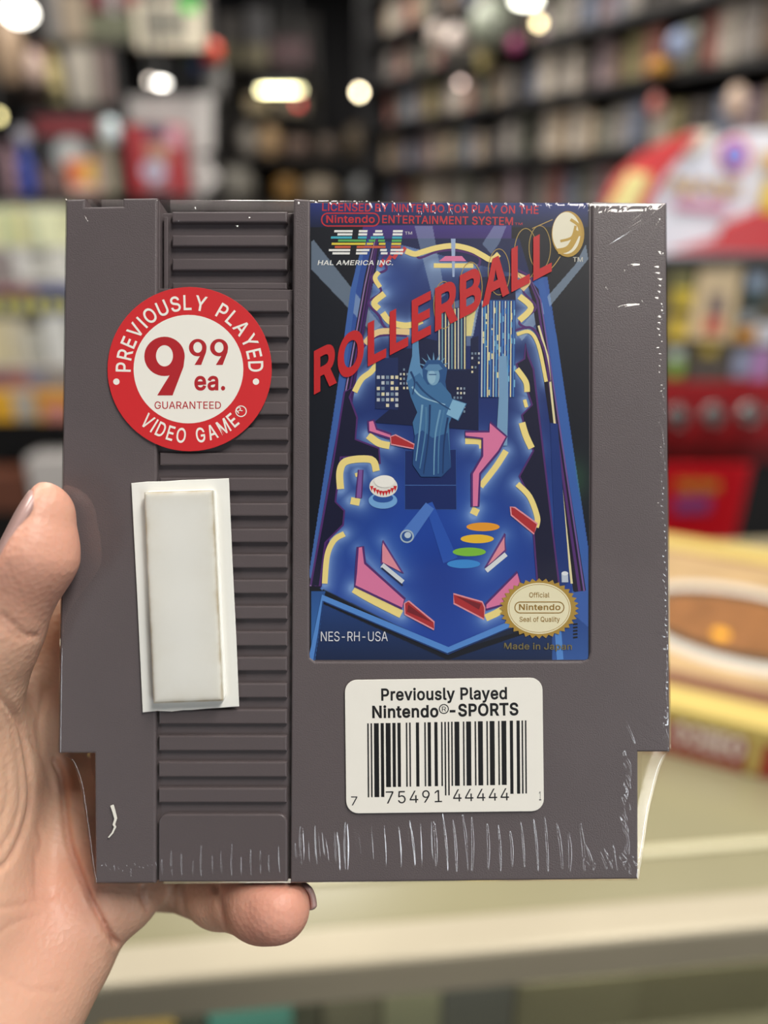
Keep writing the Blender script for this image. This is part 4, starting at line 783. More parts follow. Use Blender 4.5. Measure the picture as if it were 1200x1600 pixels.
# skin folds seen on the palm, thumb and fingers: (picture line, half width px, depth mm)
folds = [([(88, 1190), (98, 1219), (102, 1265), (106, 1305), (114, 1337), (134, 1387), (152, 1425), (171, 1460), (182, 1475)], 4.2, 1.9), ([(-5, 1084), (31, 1131), (48, 1219), (45, 1275), (20, 1337), (-5, 1362)], 5, .7),
         ([(-5, 1095), (22, 1150), (32, 1220), (28, 1275), (0, 1330)], 4, .28), ([(-5, 1140), (12, 1200), (12, 1250), (-5, 1300)], 4, .22), ([(4, 962), (22, 978), (40, 992), (56, 994)], 5, .5), ([(0, 972), (16, 988), (34, 1000)], 4, .35),
         ([(57, 1330), (57, 1410)], 4, .3), ([(-5, 1420), (40, 1412), (85, 1398)], 4, .35), ([(-5, 1460), (30, 1440), (60, 1432)], 4, .25), ([(60, 1290), (66, 1320), (58, 1340)], 4, .3),
         ([(224, 1384), (222, 1400), (230, 1418)], 4, .8), ([(288, 1384), (286, 1410), (292, 1432)], 4, .5), ([(270, 1384), (271, 1405), (272, 1425)], 3, .3), ([(338, 1384), (342, 1410), (352, 1448)], 5, .6), ([(70, 1080), (62, 1130), (66, 1180)], 6, .4), ([(44, 1150), (70, 1190), (84, 1240)], 5, .3),
         ([(-5, 1520), (40, 1545), (90, 1550)], 5, .2), ([(100, 1250), (126, 1270), (150, 1276)], 4, .3)]
disp = np.zeros(len(hv))
for pts, w, dep in folds:
    d = seg_dist(pu, pv, smooth_line(pts)); disp = np.maximum(disp, dep*np.exp(-(d/w)**2))
hv -= nr*(disp*np.clip((facing-.05)*4, 0, 1))[:, None]
hv = relax(hv, hq, .25)
# flush of the skin: pink finger tips, thumb and creases
def near(j, s): return np.exp(-(((hv-j[0])**2).sum(1))/s**2)
flush = .9*np.maximum.reduce([near(FP[-1], 10), near(FI[-1], 10), near(FM[-1], 10), near(FR[-1], 10)])+.7*np.maximum(near(TD, 15), near(TT, 10))+.12*np.clip(disp, 0, 1)+.35*near(J(100, 1400, -8, 0), 13)+.25*near(J(40, 1560, 4, 0), 18)
skin = bpy.data.materials.new('material'); skin.use_nodes = True; N = skin.node_tree.nodes; L = skin.node_tree.links; b = N['Principled BSDF']
b.inputs['Roughness'].default_value = .46; b.inputs['Subsurface Weight'].default_value = .25; b.inputs['Subsurface Radius'].default_value = (1., .35, .2); b.inputs['Subsurface Scale'].default_value = .0016; b.inputs['Specular IOR Level'].default_value = .4
at = N.new('ShaderNodeAttribute'); at.attribute_name = 'flush'; tcn = N.new('ShaderNodeTexCoord'); nz = N.new('ShaderNodeTexNoise'); nz.inputs['Scale'].default_value = 90; nz.inputs['Detail'].default_value = 5
m1 = N.new('ShaderNodeMix'); m1.data_type = 'RGBA'; m1.inputs['A'].default_value = lin((216, 174, 147))+(1,); m1.inputs['B'].default_value = lin((226, 186, 160))+(1,)
m2 = N.new('ShaderNodeMix'); m2.data_type = 'RGBA'; m2.inputs['B'].default_value = lin((206, 132, 118))+(1,)
L.new(tcn.outputs['Object'], nz.inputs['Vector']); L.new(nz.outputs['Fac'], m1.inputs['Factor']); L.new(at.outputs['Fac'], m2.inputs['Factor']); L.new(m1.outputs['Result'], m2.inputs['A']); L.new(m2.outputs['Result'], b.inputs['Base Color'])
vo = N.new('ShaderNodeTexVoronoi'); vo.inputs['Scale'].default_value = 900; n2 = N.new('ShaderNodeTexNoise'); n2.inputs['Scale'].default_value = 420; n2.inputs['Detail'].default_value = 6
wv = N.new('ShaderNodeTexWave'); wv.inputs['Scale'].default_value = 330; wv.inputs['Distortion'].default_value = 6; wv.inputs['Detail'].default_value = 2; wv.inputs['Detail Scale'].default_value = .6
ad = N.new('ShaderNodeMath'); ad.operation = 'ADD'; ad2 = N.new('ShaderNodeMath'); ad2.operation = 'MULTIPLY_ADD'; ad2.inputs[1].default_value = .1
bp = N.new('ShaderNodeBump'); bp.inputs['Strength'].default_value = .3; bp.inputs['Distance'].default_value = .0003
L.new(tcn.outputs['Object'], vo.inputs['Vector']); L.new(tcn.outputs['Object'], n2.inputs['Vector']); L.new(tcn.outputs['Object'], wv.inputs['Vector'])
L.new(vo.outputs['Distance'], ad.inputs[0]); L.new(n2.outputs['Fac'], ad.inputs[1]); L.new(wv.outputs['Fac'], ad2.inputs[0]); L.new(ad.outputs[0], ad2.inputs[2]); L.new(ad2.outputs[0], bp.inputs['Height']); L.new(bp.outputs['Normal'], b.inputs['Normal'])
me = bpy.data.meshes.new('hand'); me.from_pydata((hv*.001).tolist(), [], hq.tolist()); me.materials.append(skin); me.shade_smooth()
fa = me.attributes.new('flush', 'FLOAT', 'POINT'); fa.data.foreach_set('value', np.clip(flush, 0, 1).astype(np.float32))
hand = bpy.data.objects.new('hand', me); COL.objects.link(hand); hand.matrix_world = CART
tag(hand, 'bare hand of a person holding the grey cartridge, thumb along its edge', 'hand')
# nails: curved plates on the far side of each finger tip, the thumb's turned to the side
nailm = mat((190, 156, 150), .3, .12, 260, coat=.3)
def nail(tip, prev, nrm, w, ln, r):
    c = Vector(tip[0]); ax = (c-Vector(prev[0])).normalized(); n = Vector(nrm); n = (n-ax*n.dot(ax)).normalized(); t = ax.cross(n)
    mb = MBmm(); V = []; nu, nv_ = 12, 10
    for lay in (0, 1):
        for j in range(nv_+1):
            s_ = j/nv_; y = -ln*.45+ln*s_; hwid = w/2*(1-.35*max(0, (s_-.72)/.28)**2)*(1-.25*max(0, (.15-s_)/.15)**2)
            for i in range(nu+1):
                th = (2*i/nu-1)*hwid/r; rr_ = r+(.12 if lay else -.9)-.035*max(0, y)**2*.5; p = c+ax*y+(n*math.cos(th)+t*math.sin(th))*rr_; V.append(tuple(p))
    o2 = (nu+1)*(nv_+1); Fc = []
    for j in range(nv_):
        for i in range(nu): a = j*(nu+1)+i; Fc.append((o2+a, o2+a+1, o2+a+nu+2, o2+a+nu+1)); Fc.append((a+nu+1, a+nu+2, a+1, a))
    rg = [i for i in range(nu+1)]+[j*(nu+1)+nu for j in range(1, nv_+1)]+[nv_*(nu+1)+i for i in range(nu-1, -1, -1)]+[j*(nu+1) for j in range(nv_-1, 0, -1)]
    for k in range(len(rg)): k2 = (k+1) % len(rg); Fc.append((rg[k], rg[k2], o2+rg[k2], o2+rg[k]))
    mb.add(V, Fc, nailm); return mb.build('fingernail', hand, smooth=True)
tb = MBmm(); ax_ = Vector(TT[0]-TD[0]); nn_ = Vector(NN); ax_ = (ax_-nn_*ax_.dot(nn_)).normalized(); tt_ = ax_.cross(nn_).normalized(); c_ = Vector(TT[0])+nn_*(nn_.dot(Vector(NP)-Vector(TT[0])))-ax_*4.6+nn_*.35
V = []; nu, nv_ = 14, 14; hl_, hw_ = 8.4, 6.8
for lay in (0, 1):
    for j in range(nv_+1):
        y = 2*j/nv_-1; ww = hw_*(1-abs(y)**4*.45)
        for i in range(nu+1):
            x = 2*i/nu-1; V.append(tuple(c_+ax_*y*hl_+tt_*x*ww+nn_*((.28 if lay else -.8)-.9*x*x*x*x-.5*abs(y)**3)))
o2 = (nu+1)*(nv_+1); Fc = []
for j in range(nv_):
    for i in range(nu): a = j*(nu+1)+i; Fc.append((o2+a, o2+a+nu+1, o2+a+nu+2, o2+a+1)); Fc.append((a, a+1, a+nu+2, a+nu+1))
rg = [i for i in range(nu+1)]+[j*(nu+1)+nu for j in range(1, nv_+1)]+[nv_*(nu+1)+i for i in range(nu-1, -1, -1)]+[j*(nu+1) for j in range(nv_-1, 0, -1)]
for k in range(len(rg)): k2 = (k+1) % len(rg); Fc.append((rg[k2], rg[k], o2+rg[k], o2+rg[k2]))
tb.add(V, Fc, nailm); o = tb.build('thumbnail', hand, smooth=True); o['label'] = 'pale thumbnail seen from the side'
nail(FI[-1], FI[-2], (0, 0, -1), 9.5, 11, 6.7); nail(FM[-1], FM[-2], (0, 0, -1), 9.8, 11.5, 7.0); nail(FR[-1], FR[-2], (0, 0, -1), 9.3, 11, 6.7); nail(FP[-1], FP[-2], (.2, .1, -1), 6.6, 9, 6.4)
# dark cuff round the wrist
sl = MBmm(); cuff = mat((44, 40, 40), .9, .2, 400)
w0, w1 = np.array(J(-112, 1606, -3, 0)[0]), np.array(J(-190, 1720, 4, 0)[0]); axd = Vector(w1-w0).normalized(); a1 = axd.orthogonal().normalized(); a2 = axd.cross(a1)
V = []; Fc = []; n = 40; prof = [(23.2, 12), (24.4, 10.6), (25.4, 12), (26.4, 20), (27, 45), (25.2, 46), (24.2, 14)]
for r, d in prof:
    for i in range(n): th = 2*math.pi*i/n; V.append(tuple(Vector(w0)+axd*d+(a1*math.cos(th)+a2*math.sin(th))*(r+.35*math.sin(th*6+d))))
m_ = len(prof)
for k in range(m_):
    for i in range(n): Fc.append((k*n+i, k*n+(i+1) % n, ((k+1) % m_)*n+(i+1) % n, ((k+1) % m_)*n+i))
sl.add(V, Fc, cuff); o = sl.build('sleeve_cuff', hand, smooth=True); o['label'] = 'dark sleeve cuff'
# ================================================================== SHOP
def wbox(name, u0, v0, u1, v1, y, d, rgb, label=None, cat=None, parent=None, rough=.5, bev=.004, rz=0., group=None, var=.06, **k):
    """upright box whose front spans picture rectangle u0..u1, v0..v1 at forward distance y"""
    vm, um = (v0+v1)/2, (u0+u1)/2; x0, x1 = Wy(u0, vm, y).x, Wy(u1, vm, y).x; z1, z0 = Wy(um, v0, y).z, Wy(um, v1, y).z
    w, h = x1-x0, z1-z0; mb = MB(); b = min(bev, w*.2, h*.2, d*.3)
    mb.prism([(-w/2, 0), (w/2, 0), (w/2, d), (-w/2, d)], 0, h, b, mat(rgb, rough, var, 25, **k), both=True, segs=2)
    o = mb.build(name); o.location = ((x0+x1)/2, y, z0+(.0012 if cat else 0)); o.rotation_euler = (0, 0, rz)
    if parent: mw = o.matrix_basis.copy(); o.parent = parent; o.matrix_parent_inverse = parent.matrix_world.inverted()
    if label and cat: tag(o, label, cat, group)
    elif label: o['label'] = label
    return o, w, h
def face(o, w, h, x0, z0, x1, z1, rgb, name, shape='rect', rough=.5, label=None, t=.002, **k):
    """flat printed area standing on the front of a box; x/z as fractions of its front"""
    mb = MB(); X0, X1, Z0, Z1 = (x0-.5)*w, (x1-.5)*w, z0*h, z1*h
    pts = [(X0, Z0), (X1, Z0), (X1, Z1), (X0, Z1)] if shape == 'rect' else circ((X0+X1)/2, (Z0+Z1)/2, (X1-X0)/2, (Z1-Z0)/2, 28)
    mb.prism(pts, 0, t, 0, mat(rgb, rough, .05, 30, **k), xf=lambda p: (p[0], -p[2], p[1]))
    c = mb.build(name, o)
    if label: c['label'] = label
    return c
# ---- room
def slab(name, x0, y0, z0, x1, y1, z1, rgb, rough=.7, **k):
    mb = MB(); mb.box(x0, y0, z0, x1, y1, z1, mat(rgb, rough, .12, 3, **k)); return structure(mb.build(name))
slab('floor', -3.6, -4.6, -.1, 3.6, 7.2, 0, (92, 84, 74)); slab('ceiling', -3.6, -4.6, 3.2, 3.6, 7.2, 3.3, (34, 35, 38), .9)
slab('wall_back', -3.6, 7.1, 0, 3.6, 7.2, 3.2, (34, 34, 37), .9); slab('wall_left', -3.6, -4.6, 0, -3.5, 7.1, 3.2, (52, 47, 44), .9)
# ---- tall shelf wall running away along the right side, with its rows of small boxed games
O_ = Vector((.606, 3.2, 0)); dX = Vector((-.507, .862, 0)).normalized(); dY = Vector((-dX.y, dX.x, 0))
SW = Matrix(((dX.x, dY.x, 0, O_.x), (dX.y, dY.y, 0, O_.y), (0, 0, 1, 0), (0, 0, 0, 1)))
mb = MB(); mb.box(-2.9, -.42, 0, 1.44, -.34, 3.2, mat((40, 38, 38), .9, .1, 3)); structure(mb.build('wall_right', mw=SW))
unit = thing('shelving_unit', 'tall dark shelving unit filled with rows of small boxed games', 'shelves', SW)
dk = mat((30, 29, 30), .6, .1, 10); T0, T1 = -1.75, 1.36
mb = MB(); mb.box(T0, -.33, 0, T1, -.31, 2.75, mat((66, 60, 56), .8, .3, 14)); mb.build('back_panel', unit)
rows = [1.07, 1.26, 1.45, 1.645, 1.845, 2.035, 2.225, 2.42]
for z in rows: mb = MB(); mb.box(T0, -.31, z-.022, T1, .03, z, dk); mb.build('shelf_board', unit)
for t in (T0, T1): mb = MB(); mb.box(t-.02, -.31, 0, t+.02, .02, 2.75, dk); mb.build('upright', unit)
kinds = [('charcoal', (52, 50, 50), (84, 80, 78)), ('dark brown', (70, 56, 46), (128, 106, 88)), ('tan', (126, 104, 82), (196, 176, 150)), ('cream', (170, 158, 140), (214, 204, 190)), ('grey-green', (84, 86, 78), (140, 140, 126)),
         ('blue-grey', (84, 90, 104), (136, 146, 170)), ('dull red', (112, 52, 48), (176, 110, 100)), ('black', (32, 32, 34), (74, 70, 70)), ('mauve', (110, 92, 98), (172, 152, 158)), ('olive', (92, 86, 58), (150, 140, 96)), ('grey', (106, 102, 98), (168, 162, 156))]
wts = [11, 9, 7, 7, 9, 7, 5, 5, 8, 5, 10]
protos = {}
def proto_game(kd):
    if kd in protos: return protos[kd]
    nm, c0, c1 = kinds[kd]; c1 = tuple(int(.7*x+.3*y) for x, y in zip(c1, (112, 104, 98))); mb = MB(); w, h, d = .062, .15, .03
    mb.prism([(-w/2, -d), (w/2, -d), (w/2, 0), (-w/2, 0)], 0, h, .003, mat(c0, .35, .1, 30), both=True, segs=2)
    m2 = mat(c1, .16, .35, 70); m3 = mat(tuple(min(255, int(x*1.15+10)) for x in c1), .16, .3, 60)
    mb.box(-w*.42, 0, h*.12, w*.42, .0012, h*.66, m2); mb.box(-w*.42, 0, h*.72, w*.42, .0012, h*.92, m3)
    o = mb.build('boxed_game'); protos[kd] = o; o['used'] = 0; return o
rname = {1.26: 'bottom', 1.45: 'row just above the cartridge top', 1.645: 'second row up', 1.845: 'third row up', 2.035: 'fourth row up', 2.225: 'fifth row up', 2.42: 'top row'}
rg_ = random.Random(5)
for z in rows[2:7]:
    t = T0+.06
    while t < T1-.12:
        kd = rg_.choices(range(len(kinds)), wts)[0]; p = proto_game(kd); s_ = rg_.uniform(.78, 1.11); sx = rg_.uniform(.8, 1.35); wd = .062*sx
        if rg_.random() < .93:
            if not p['used']: o = p; o['used'] = 1
            else: o = p.copy(); COL.objects.link(o)
            o.matrix_world = SW @ Matrix.Translation((t+wd/2, -.02-rg_.random()*.03, z+.0012)) @ Matrix.Rotation(rg_.uniform(-.05, .05), 4, 'Z') @ Matrix.Rotation(rg_.uniform(-.02, .02), 4, 'Y') @ Matrix.Diagonal((sx, 1, s_, 1))
            nm = kinds[kd][0]; tag(o, f'{nm} boxed game on the tall shelf wall, {rname[z]}', 'game box', f'{nm} boxed games, {rname[z]}')
        t += wd+rg_.uniform(.004, .012)
for o in list(protos.values()):
    if not o['used']: bpy.data.objects.remove(o)
    else: del o['used']
for o in COL.objects:
    if 'used' in o: del o['used']
# things that stand out on the shelf wall
def on_wall(name, u, v, r, rgb, label, cat, zsc=1., off=.03, rough=.35, emit=0.):
    d = ray(u, v); n = dY; c0 = Vector((0, 0, CAMZ)); t = (O_+n*off-c0).dot(n)/d.dot(n); p = c0+d*t; R = r*t
    mb = MB(); mb.lathe([(R*math.sin(math.pi*k/16)+1e-5, -R*zsc*math.cos(math.pi*k/16)) for k in range(17)], mat(rgb, rough, .08, 20, emit=emit), 28); o = mb.build(name, smooth=True); o.location = p; return tag(o, label, cat)
on_wall('globe', 768, 38, 34/F, (150, 156, 140), 'large pale grey-green ball on top of the shelf wall', 'ball', off=.06)
on_wall('plush_toy', 712, 62, 17/F, (206, 192, 184), 'whitish plush toy beside the pale ball', 'toy', 1.2, off=.06); on_wall('plush_toy', 683, 56, 15/F, (176, 162, 152), 'greyish plush toy beside the whitish one', 'toy', 1.3, off=.06)
on_wall('figurine', 805, 70, 9/F, (170, 70, 120), 'small magenta figurine below the pale ball', 'figurine', 1.3, off=.05); on_wall('figurine', 756, 90, 11/F, (160, 146, 96), 'olive-yellow figurine below the pale ball', 'figurine', 2., off=.05)
on_wall('figurine', 1030, 105, 17/F, (206, 150, 50), 'orange-yellow figurine on the shelf wall above the red sign', 'figurine', .75, off=.05); on_wall('figurine', 1060, 70, 17/F, (150, 164, 196), 'pale blue figurine above the orange-yellow one', 'figurine', 1.2, off=.05)
on_wall('figurine', 1150, 160, 16/F, (206, 180, 160), 'peach figurine on the shelf wall above the white sign', 'figurine', 1.6, off=.05); on_wall('figurine', 1024, 165, 11/F, (190, 110, 100), 'pinkish red figurine left above the arched red sign', 'figurine', 1.5, off=.05)
# ---- far end of the shop
def far(name, u0, v0, u1, v1, rgb, label, cat, y=5.6, d=.2, **k): return wbox(name, u0, v0, u1, v1, y, d, rgb, label, cat, **k)
o, w_, h_ = far('display_cabinet', 340, 322, 640, 636, (44, 38, 34), 'dark low cabinet at the far end of the aisle', 'cabinet', 6.0, .4)
for i, (u0, v0, u1, v1, c, nm) in enumerate([(345, 70, 372, 102, (84, 78, 54), 'olive'), (385, 70, 418, 102, (100, 92, 66), 'khaki'), (425, 60, 480, 102, (70, 30, 36), 'maroon'), (346, 20, 372, 69, (56, 50, 46), 'brown-black'), (386, 10, 418, 69, (54, 52, 54), 'charcoal'), (385, 150, 420, 176, (130, 116, 90), 'beige'),
                          (430, 150, 480, 176, (96, 84, 74), 'taupe')]):
    far('carton', u0, v0, u1, v1, c, f'{nm} carton in the dim far end of the shop', 'carton', 6.3)
for v_, n_ in ((102, 'top'), (177, 'middle'), (247, 'lowest')): far('wall_shelf', 338, v_, 486 if v_ < 200 else 664, v_+4, (40, 37, 35), f'{n_} dark board shelf on the far end wall', 'shelf', 6.28, .5)
far('wall_board', 345, 20, 500, 330, (50, 43, 38), 'brown board panel on the far end wall', 'board', 7.02, .06)
for i, (u, v, rx, rz, c, nm) in enumerate([(422, 222, 18, 24, (176, 146, 112), 'tan round'), (388, 222, 16, 24, (134, 128, 122), 'grey round'), (448, 298, 20, 22, (140, 104, 52), 'amber'), (500, 300, 30, 20, (146, 134, 118), 'sand coloured'), (572, 298, 26, 22, (134, 136, 138), 'pale grey'), (620, 298, 20, 22, (164, 122, 92), 'peach'), (556, 222, 17, 24, (84, 72, 56), 'brown'), (594, 224, 17, 22, (104, 84, 62), 'light brown'), (632, 222, 17, 24, (110, 84, 56), 'rust brown'), (370, 290, 30, 30, (128, 124, 116), 'ash grey'), (512, 230, 18, 16, (92, 80, 72), 'dusky'), (464, 231, 20, 15, (120, 100, 92), 'pinkish brown')]):
    p = Wy(u, v, 6.42); R = rx*p.y/1289; mb = MB(); zs = rz/rx
    mb.lathe([(R*math.sin(math.pi*k/14)**.7+1e-5, -R*zs*math.cos(math.pi*k/14)) for k in range(15)], mat(c, .5, .15, 12), 24); o = mb.build('plush_toy', smooth=True); o.location = p; tag(o, f'{nm} plush toy heaped at the far end of the aisle', 'toy')
# ---- shelving with boxes on the left
Yb = 3.3
rack = thing('shelving_rack', 'dark shelving rack with boxes at the top left of the view', 'shelves', Matrix.Translation(Wy(170, 300, Yb)))
def rpart(*a, **k): return wbox(*a, parent=rack, **k)
rpart('back_panel', -160, -60, 338, 330, Yb+.34, .03, (40, 37, 36)); rpart('shelf_board', 66, 60, 322, 70, Yb, .33, (66, 64, 52)); rpart('shelf_board', -160, 305, 345, 312, Yb, .33, (60, 58, 56))
rpart('shelf_board', -160, 132, 74, 136, Yb-.12, .4, (44, 40, 38)); rpart('shelf_board', -160, 162, 180, 168, Yb, .33, (44, 40, 38)); rpart('upright', 176, 66, 196, 310, Yb+.02, .3, (26, 26, 27))
def rb(name, u0, v0, u1, v1, rgb, label, cat, d=.12, dy=0., **k): return wbox(name, u0, v0, u1, v1, Yb+dy, d, rgb, label, cat, **k)
o, w_, h_ = rb('picture_frame', 210, 2, 316, 76, (214, 204, 182), 'cream picture frame with grey picture standing on the top shelf', 'picture frame', .04, -.05); face(o, w_, h_, .19, .22, .78, .86, (128, 124, 112), 'picture'); face(o, w_, h_, .72, .78, .95, 1.02, (40, 200, 60), 'price_tag', label='bright green price tag', t=.004)
rb('carton', 136, 22, 206, 60, (98, 100, 78), 'olive green carton on the top shelf beside the frame', 'carton'); rb('carton', 94, -10, 134, 60, (158, 142, 122), 'beige carton on the top shelf', 'carton'); rb('carton', 138, -20, 164, 16, (112, 50, 54), 'maroon carton stacked on the olive green carton', 'carton', .1, .0)
rb('carton', 186, -20, 210, 12, (116, 50, 50), 'small dull red carton beside the cream picture frame', 'carton', .1); rb('carton', 166, -20, 184, 22, (150, 146, 144), 'pale grey carton between two reddish ones', 'carton', .1); rb('carton', 70, -20, 92, 60, (126, 122, 120), 'grey carton at the end of the top shelf', 'carton', .1)
def blob(name, u, v, rx, rz, y, rgb, label, cat, pw=.7, rough=.4):
    p = Wy(u, v, y); R = rx*y/1289; mb = MB(); mb.lathe([(R*math.sin(math.pi*k/14)**pw+1e-5, -R*rz/rx*math.cos(math.pi*k/14)) for k in range(15)], mat(rgb, rough, .1, 12), 24); o = mb.build(name, smooth=True); o.location = p; return tag(o, label, cat)
def bottle(u0, v0, u1, v1, y, rgb, label, cat, name='bottle'):
    p = Wy((u0+u1)/2, v1, y); top = Wy((u0+u1)/2, v0, y); h = top.z-p.z; r = (u1-u0)/2*y/1289; mb = MB()
    mb.lathe([(r*.96, 0), (r, h*.02), (r, h*.62), (r*.9, h*.7), (r*.45, h*.8), (r*.42, h*.88)], mat(rgb, .3, .08, 15), 24); mb.lathe([(r*.5, h*.87), (r*.5, h*.99), (r*.44, h)], mat(tuple(min(255, int(c*1.1)) for c in rgb), .3, .05), 20); o = mb.build(name, smooth=False); o.location = p; return tag(o, label, cat)
bottle(78, 73, 104, 161, Yb+.05, (206, 190, 136), 'pale yellow bottle under the top shelf', 'bottle'); rb('carton', 106, 76, 146, 161, (176, 168, 156), 'whitish grey carton below the olive green one', 'carton'); rb('carton', 152, 78, 174, 161, (118, 100, 96), 'dusky pink carton beside the whitish grey one', 'carton')
rb('carton', 50, 73, 72, 130, (104, 44, 46), 'maroon carton standing behind the pinkish plush toy', 'carton', .1, .2); rb('carton', 128, 100, 152, 161, (78, 78, 66), 'dark olive carton behind the whitish grey one', 'carton', .1, .14)
blob('plush_toy', 12, 82, 24, 48, Yb+.1, (170, 144, 118), 'beige plush toy below the bright lamp', 'toy'); blob('plush_toy', 52, 107, 15, 24, Yb-.03, (184, 160, 148), 'pinkish plush toy below the beige one', 'toy'); blob('plush_toy', 60, 149, 18, 12, Yb+.1, (164, 128, 112), 'tan plush toy on the middle shelf', 'toy'); blob('plush_toy', 18, 147, 22, 13, Yb+.1, (86, 74, 66), 'brown plush toy on the middle shelf', 'toy')
o, w_, h_ = rb('game_case_box', 46, 174, 174, 299, (36, 35, 37), 'big black box with maroon title and pale disc', 'box', .1, -.04); face(o, w_, h_, .1, .7, .86, .93, (120, 40, 46), 'title_band', label='maroon band'); face(o, w_, h_, .3, .26, .7, .68, (170, 176, 176), 'disc', 'circle', label='pale grey disc')
o, w_, h_ = rb('snack_packet', 106, 250, 170, 304, (222, 120, 74), 'orange, yellow and pink packet in front of the black box', 'packet', .04, -.1); face(o, w_, h_, .4, .3, .68, .95, (226, 190, 90), 'yellow_print'); face(o, w_, h_, .68, .3, .98, .9, (224, 164, 160), 'pink_print'); face(o, w_, h_, .03, .02, .97, .28, (226, 190, 176), 'lower_print')
bottle(34, 226, 58, 304, Yb-.1, (56, 72, 150), 'blue bottle beside the big black box', 'bottle'); bottle(10, 224, 32, 304, Yb-.1, (150, 120, 128), 'dusty pink bottle beside the blue bottle', 'bottle'); blob('ornament', 38, 214, 15, 14, Yb-.02, (190, 186, 196), 'whitish round ornament behind the blue bottle', 'ornament')
rb('carton', 60, 262, 104, 304, (108, 88, 86), 'mauve brown carton in front of the black box', 'carton', .05, -.1)
bottle(160, 188, 187, 304, Yb-.1, (150, 142, 124), 'grey-beige bottle behind the bluish white glint blob', 'bottle'); blob('glint_blob', 173, 206, 13, 19, Yb-.13, (206, 220, 224), 'bluish white glossy blob painted for a glint above the grey-beige bottle', 'ornament', rough=.1)  # the bluish white blob is a glint put into a pale colour
o, w_, h_ = rb('action_figure_box', 198, 196, 290, 304, (160, 44, 50), 'red boxed figure with dark blue and white picture', 'box', .08, -.06)
face(o, w_, h_, .36, .82, .72, .99, (60, 58, 86), 'dark_print'); face(o, w_, h_, .72, .7, .96, .96, (206, 156, 170), 'pink_print'); face(o, w_, h_, .36, .46, .74, .76, (172, 130, 112), 'beige_print'); face(o, w_, h_, .24, .2, .66, .5, (186, 182, 204), 'white_print', 'circle'); face(o, w_, h_, .3, .02, .7, .2, (150, 106, 112), 'lower_print')
# white wall sign: thick strokes
sg = thing('wall_sign', 'large whitish sign of thick angular strokes above the red boxed figure', 'sign', Matrix.Translation(Wy(270, 240, Yb+.1)))
for nm, pts in (('stroke', [(196, 152), (334, 150), (334, 236), (300, 244), (286, 244), (284, 196), (196, 194)]), ('stroke', [(286, 246), (330, 246), (330, 268), (296, 312), (266, 330), (284, 290), (290, 270)]), ('stroke', [(330, 262), (345, 278), (306, 326), (286, 326)])):
    mb = MB(); q_ = [Wy(u, v, Yb+.1) for u, v in pts]; mb.prism([(p.x, p.z) for p in q_], 0, .03, .004, mat((196, 193, 190), .5, .04, 8), xf=lambda p: (p[0], Yb+.1-p[2], p[1])); o = mb.build(nm); o.parent = sg; o.matrix_parent_inverse = sg.matrix_world.inverted()
blob('mascot_ball', 334, 128, 18, 28, Yb+.2, (122, 120, 118), 'grey rounded thing beside the whitish sign', 'ornament'); rb('carton', 300, 92, 318, 116, (44, 64, 128), 'small blue carton right of the dark recess', 'carton', .06, .2); rb('carton', 290, 82, 306, 96, (40, 96, 52), 'small green carton on the blue carton', 'carton', .06, .2)
blob('ornament', 330, 82, 15, 14, Yb+.15, (226, 74, 48), 'bright red-orange ball right of the cream frame', 'ornament')
# ---- near display stand at the left, below the rack
Yn = 2.1
ns = thing('display_stand', 'white wire display stand with a yellow and orange front strip', 'display stand', Matrix.Translation(Wy(0, 700, Yn)))
def sp(*a, **k): return wbox(*a, parent=ns, **k)
sp('back_panel', -220, 318, 135, 760, Yn+.3, .02, (120, 118, 112)); sp('shelf', -220, 386, 135, 392, Yn, .29, (196, 194, 188)); sp('shelf', -220, 444, 135, 450, Yn, .29, (206, 204, 198)); sp('shelf', -220, 571, 135, 577, Yn, .29, (200, 192, 184)); sp('shelf', -220, 606, 135, 612, Yn, .29, (170, 156, 146))
o, w_, h_ = sp('front_strip', -220, 612, 135, 659, Yn-.02, .02, (218, 164, 44)); o['label'] = 'yellow and orange front strip'
def sc(name, u0, v0, u1, v1, rgb, label, cat, d=.1, dy=.0, **k): return wbox(name, u0, v0, u1, v1, Yn+dy, d, rgb, label, cat, **k)
sc('price_card', 22, 612, 54, 657, (170, 164, 154), 'whitish card on the yellow front strip', None, .004, -.028, bev=.001, parent=ns); sc('price_card', 68, 632, 110, 658, (198, 130, 118), 'pink card on the orange front strip', None, .004, -.028, bev=.001, parent=ns); sc('price_card', 56, 612, 118, 631, (206, 142, 40), 'orange card above the pink one on the front strip', None, .004, -.028, bev=.001, parent=ns)
for u0, u1, c, nm in ((-24, 6, (206, 206, 160), 'pale yellow'), (8, 26, (196, 204, 158), 'greenish cream'), (27, 40, (218, 208, 150), 'butter yellow'), (41, 54, (190, 198, 164), 'sage'), (56, 96, (220, 222, 182), 'wide cream')): sc('carton', u0, 327, u1, 386, c, f'{nm} carton on the top of the display stand', 'carton')
for u0, v0, u1, c, nm in ((-20, 394, 20, (138, 128, 126), 'grey'), (22, 394, 46, (206, 204, 200), 'white'), (48, 402, 76, (188, 186, 178), 'light grey'), (78, 395, 112, (212, 210, 202), 'off-white')): sc('packet', u0, v0, u1, 442, c, f'{nm} packet on the second shelf of the display stand', 'packet')
for u0, u1, c, nm in ((-60, 55, (128, 66, 76), 'maroon'), (56, 118, (50, 58, 128), 'dark blue')): sc('header_card', u0, 446, u1, 459, c, f'{nm} header card over the blue packets', None, .01, -.015, bev=.001, parent=ns)
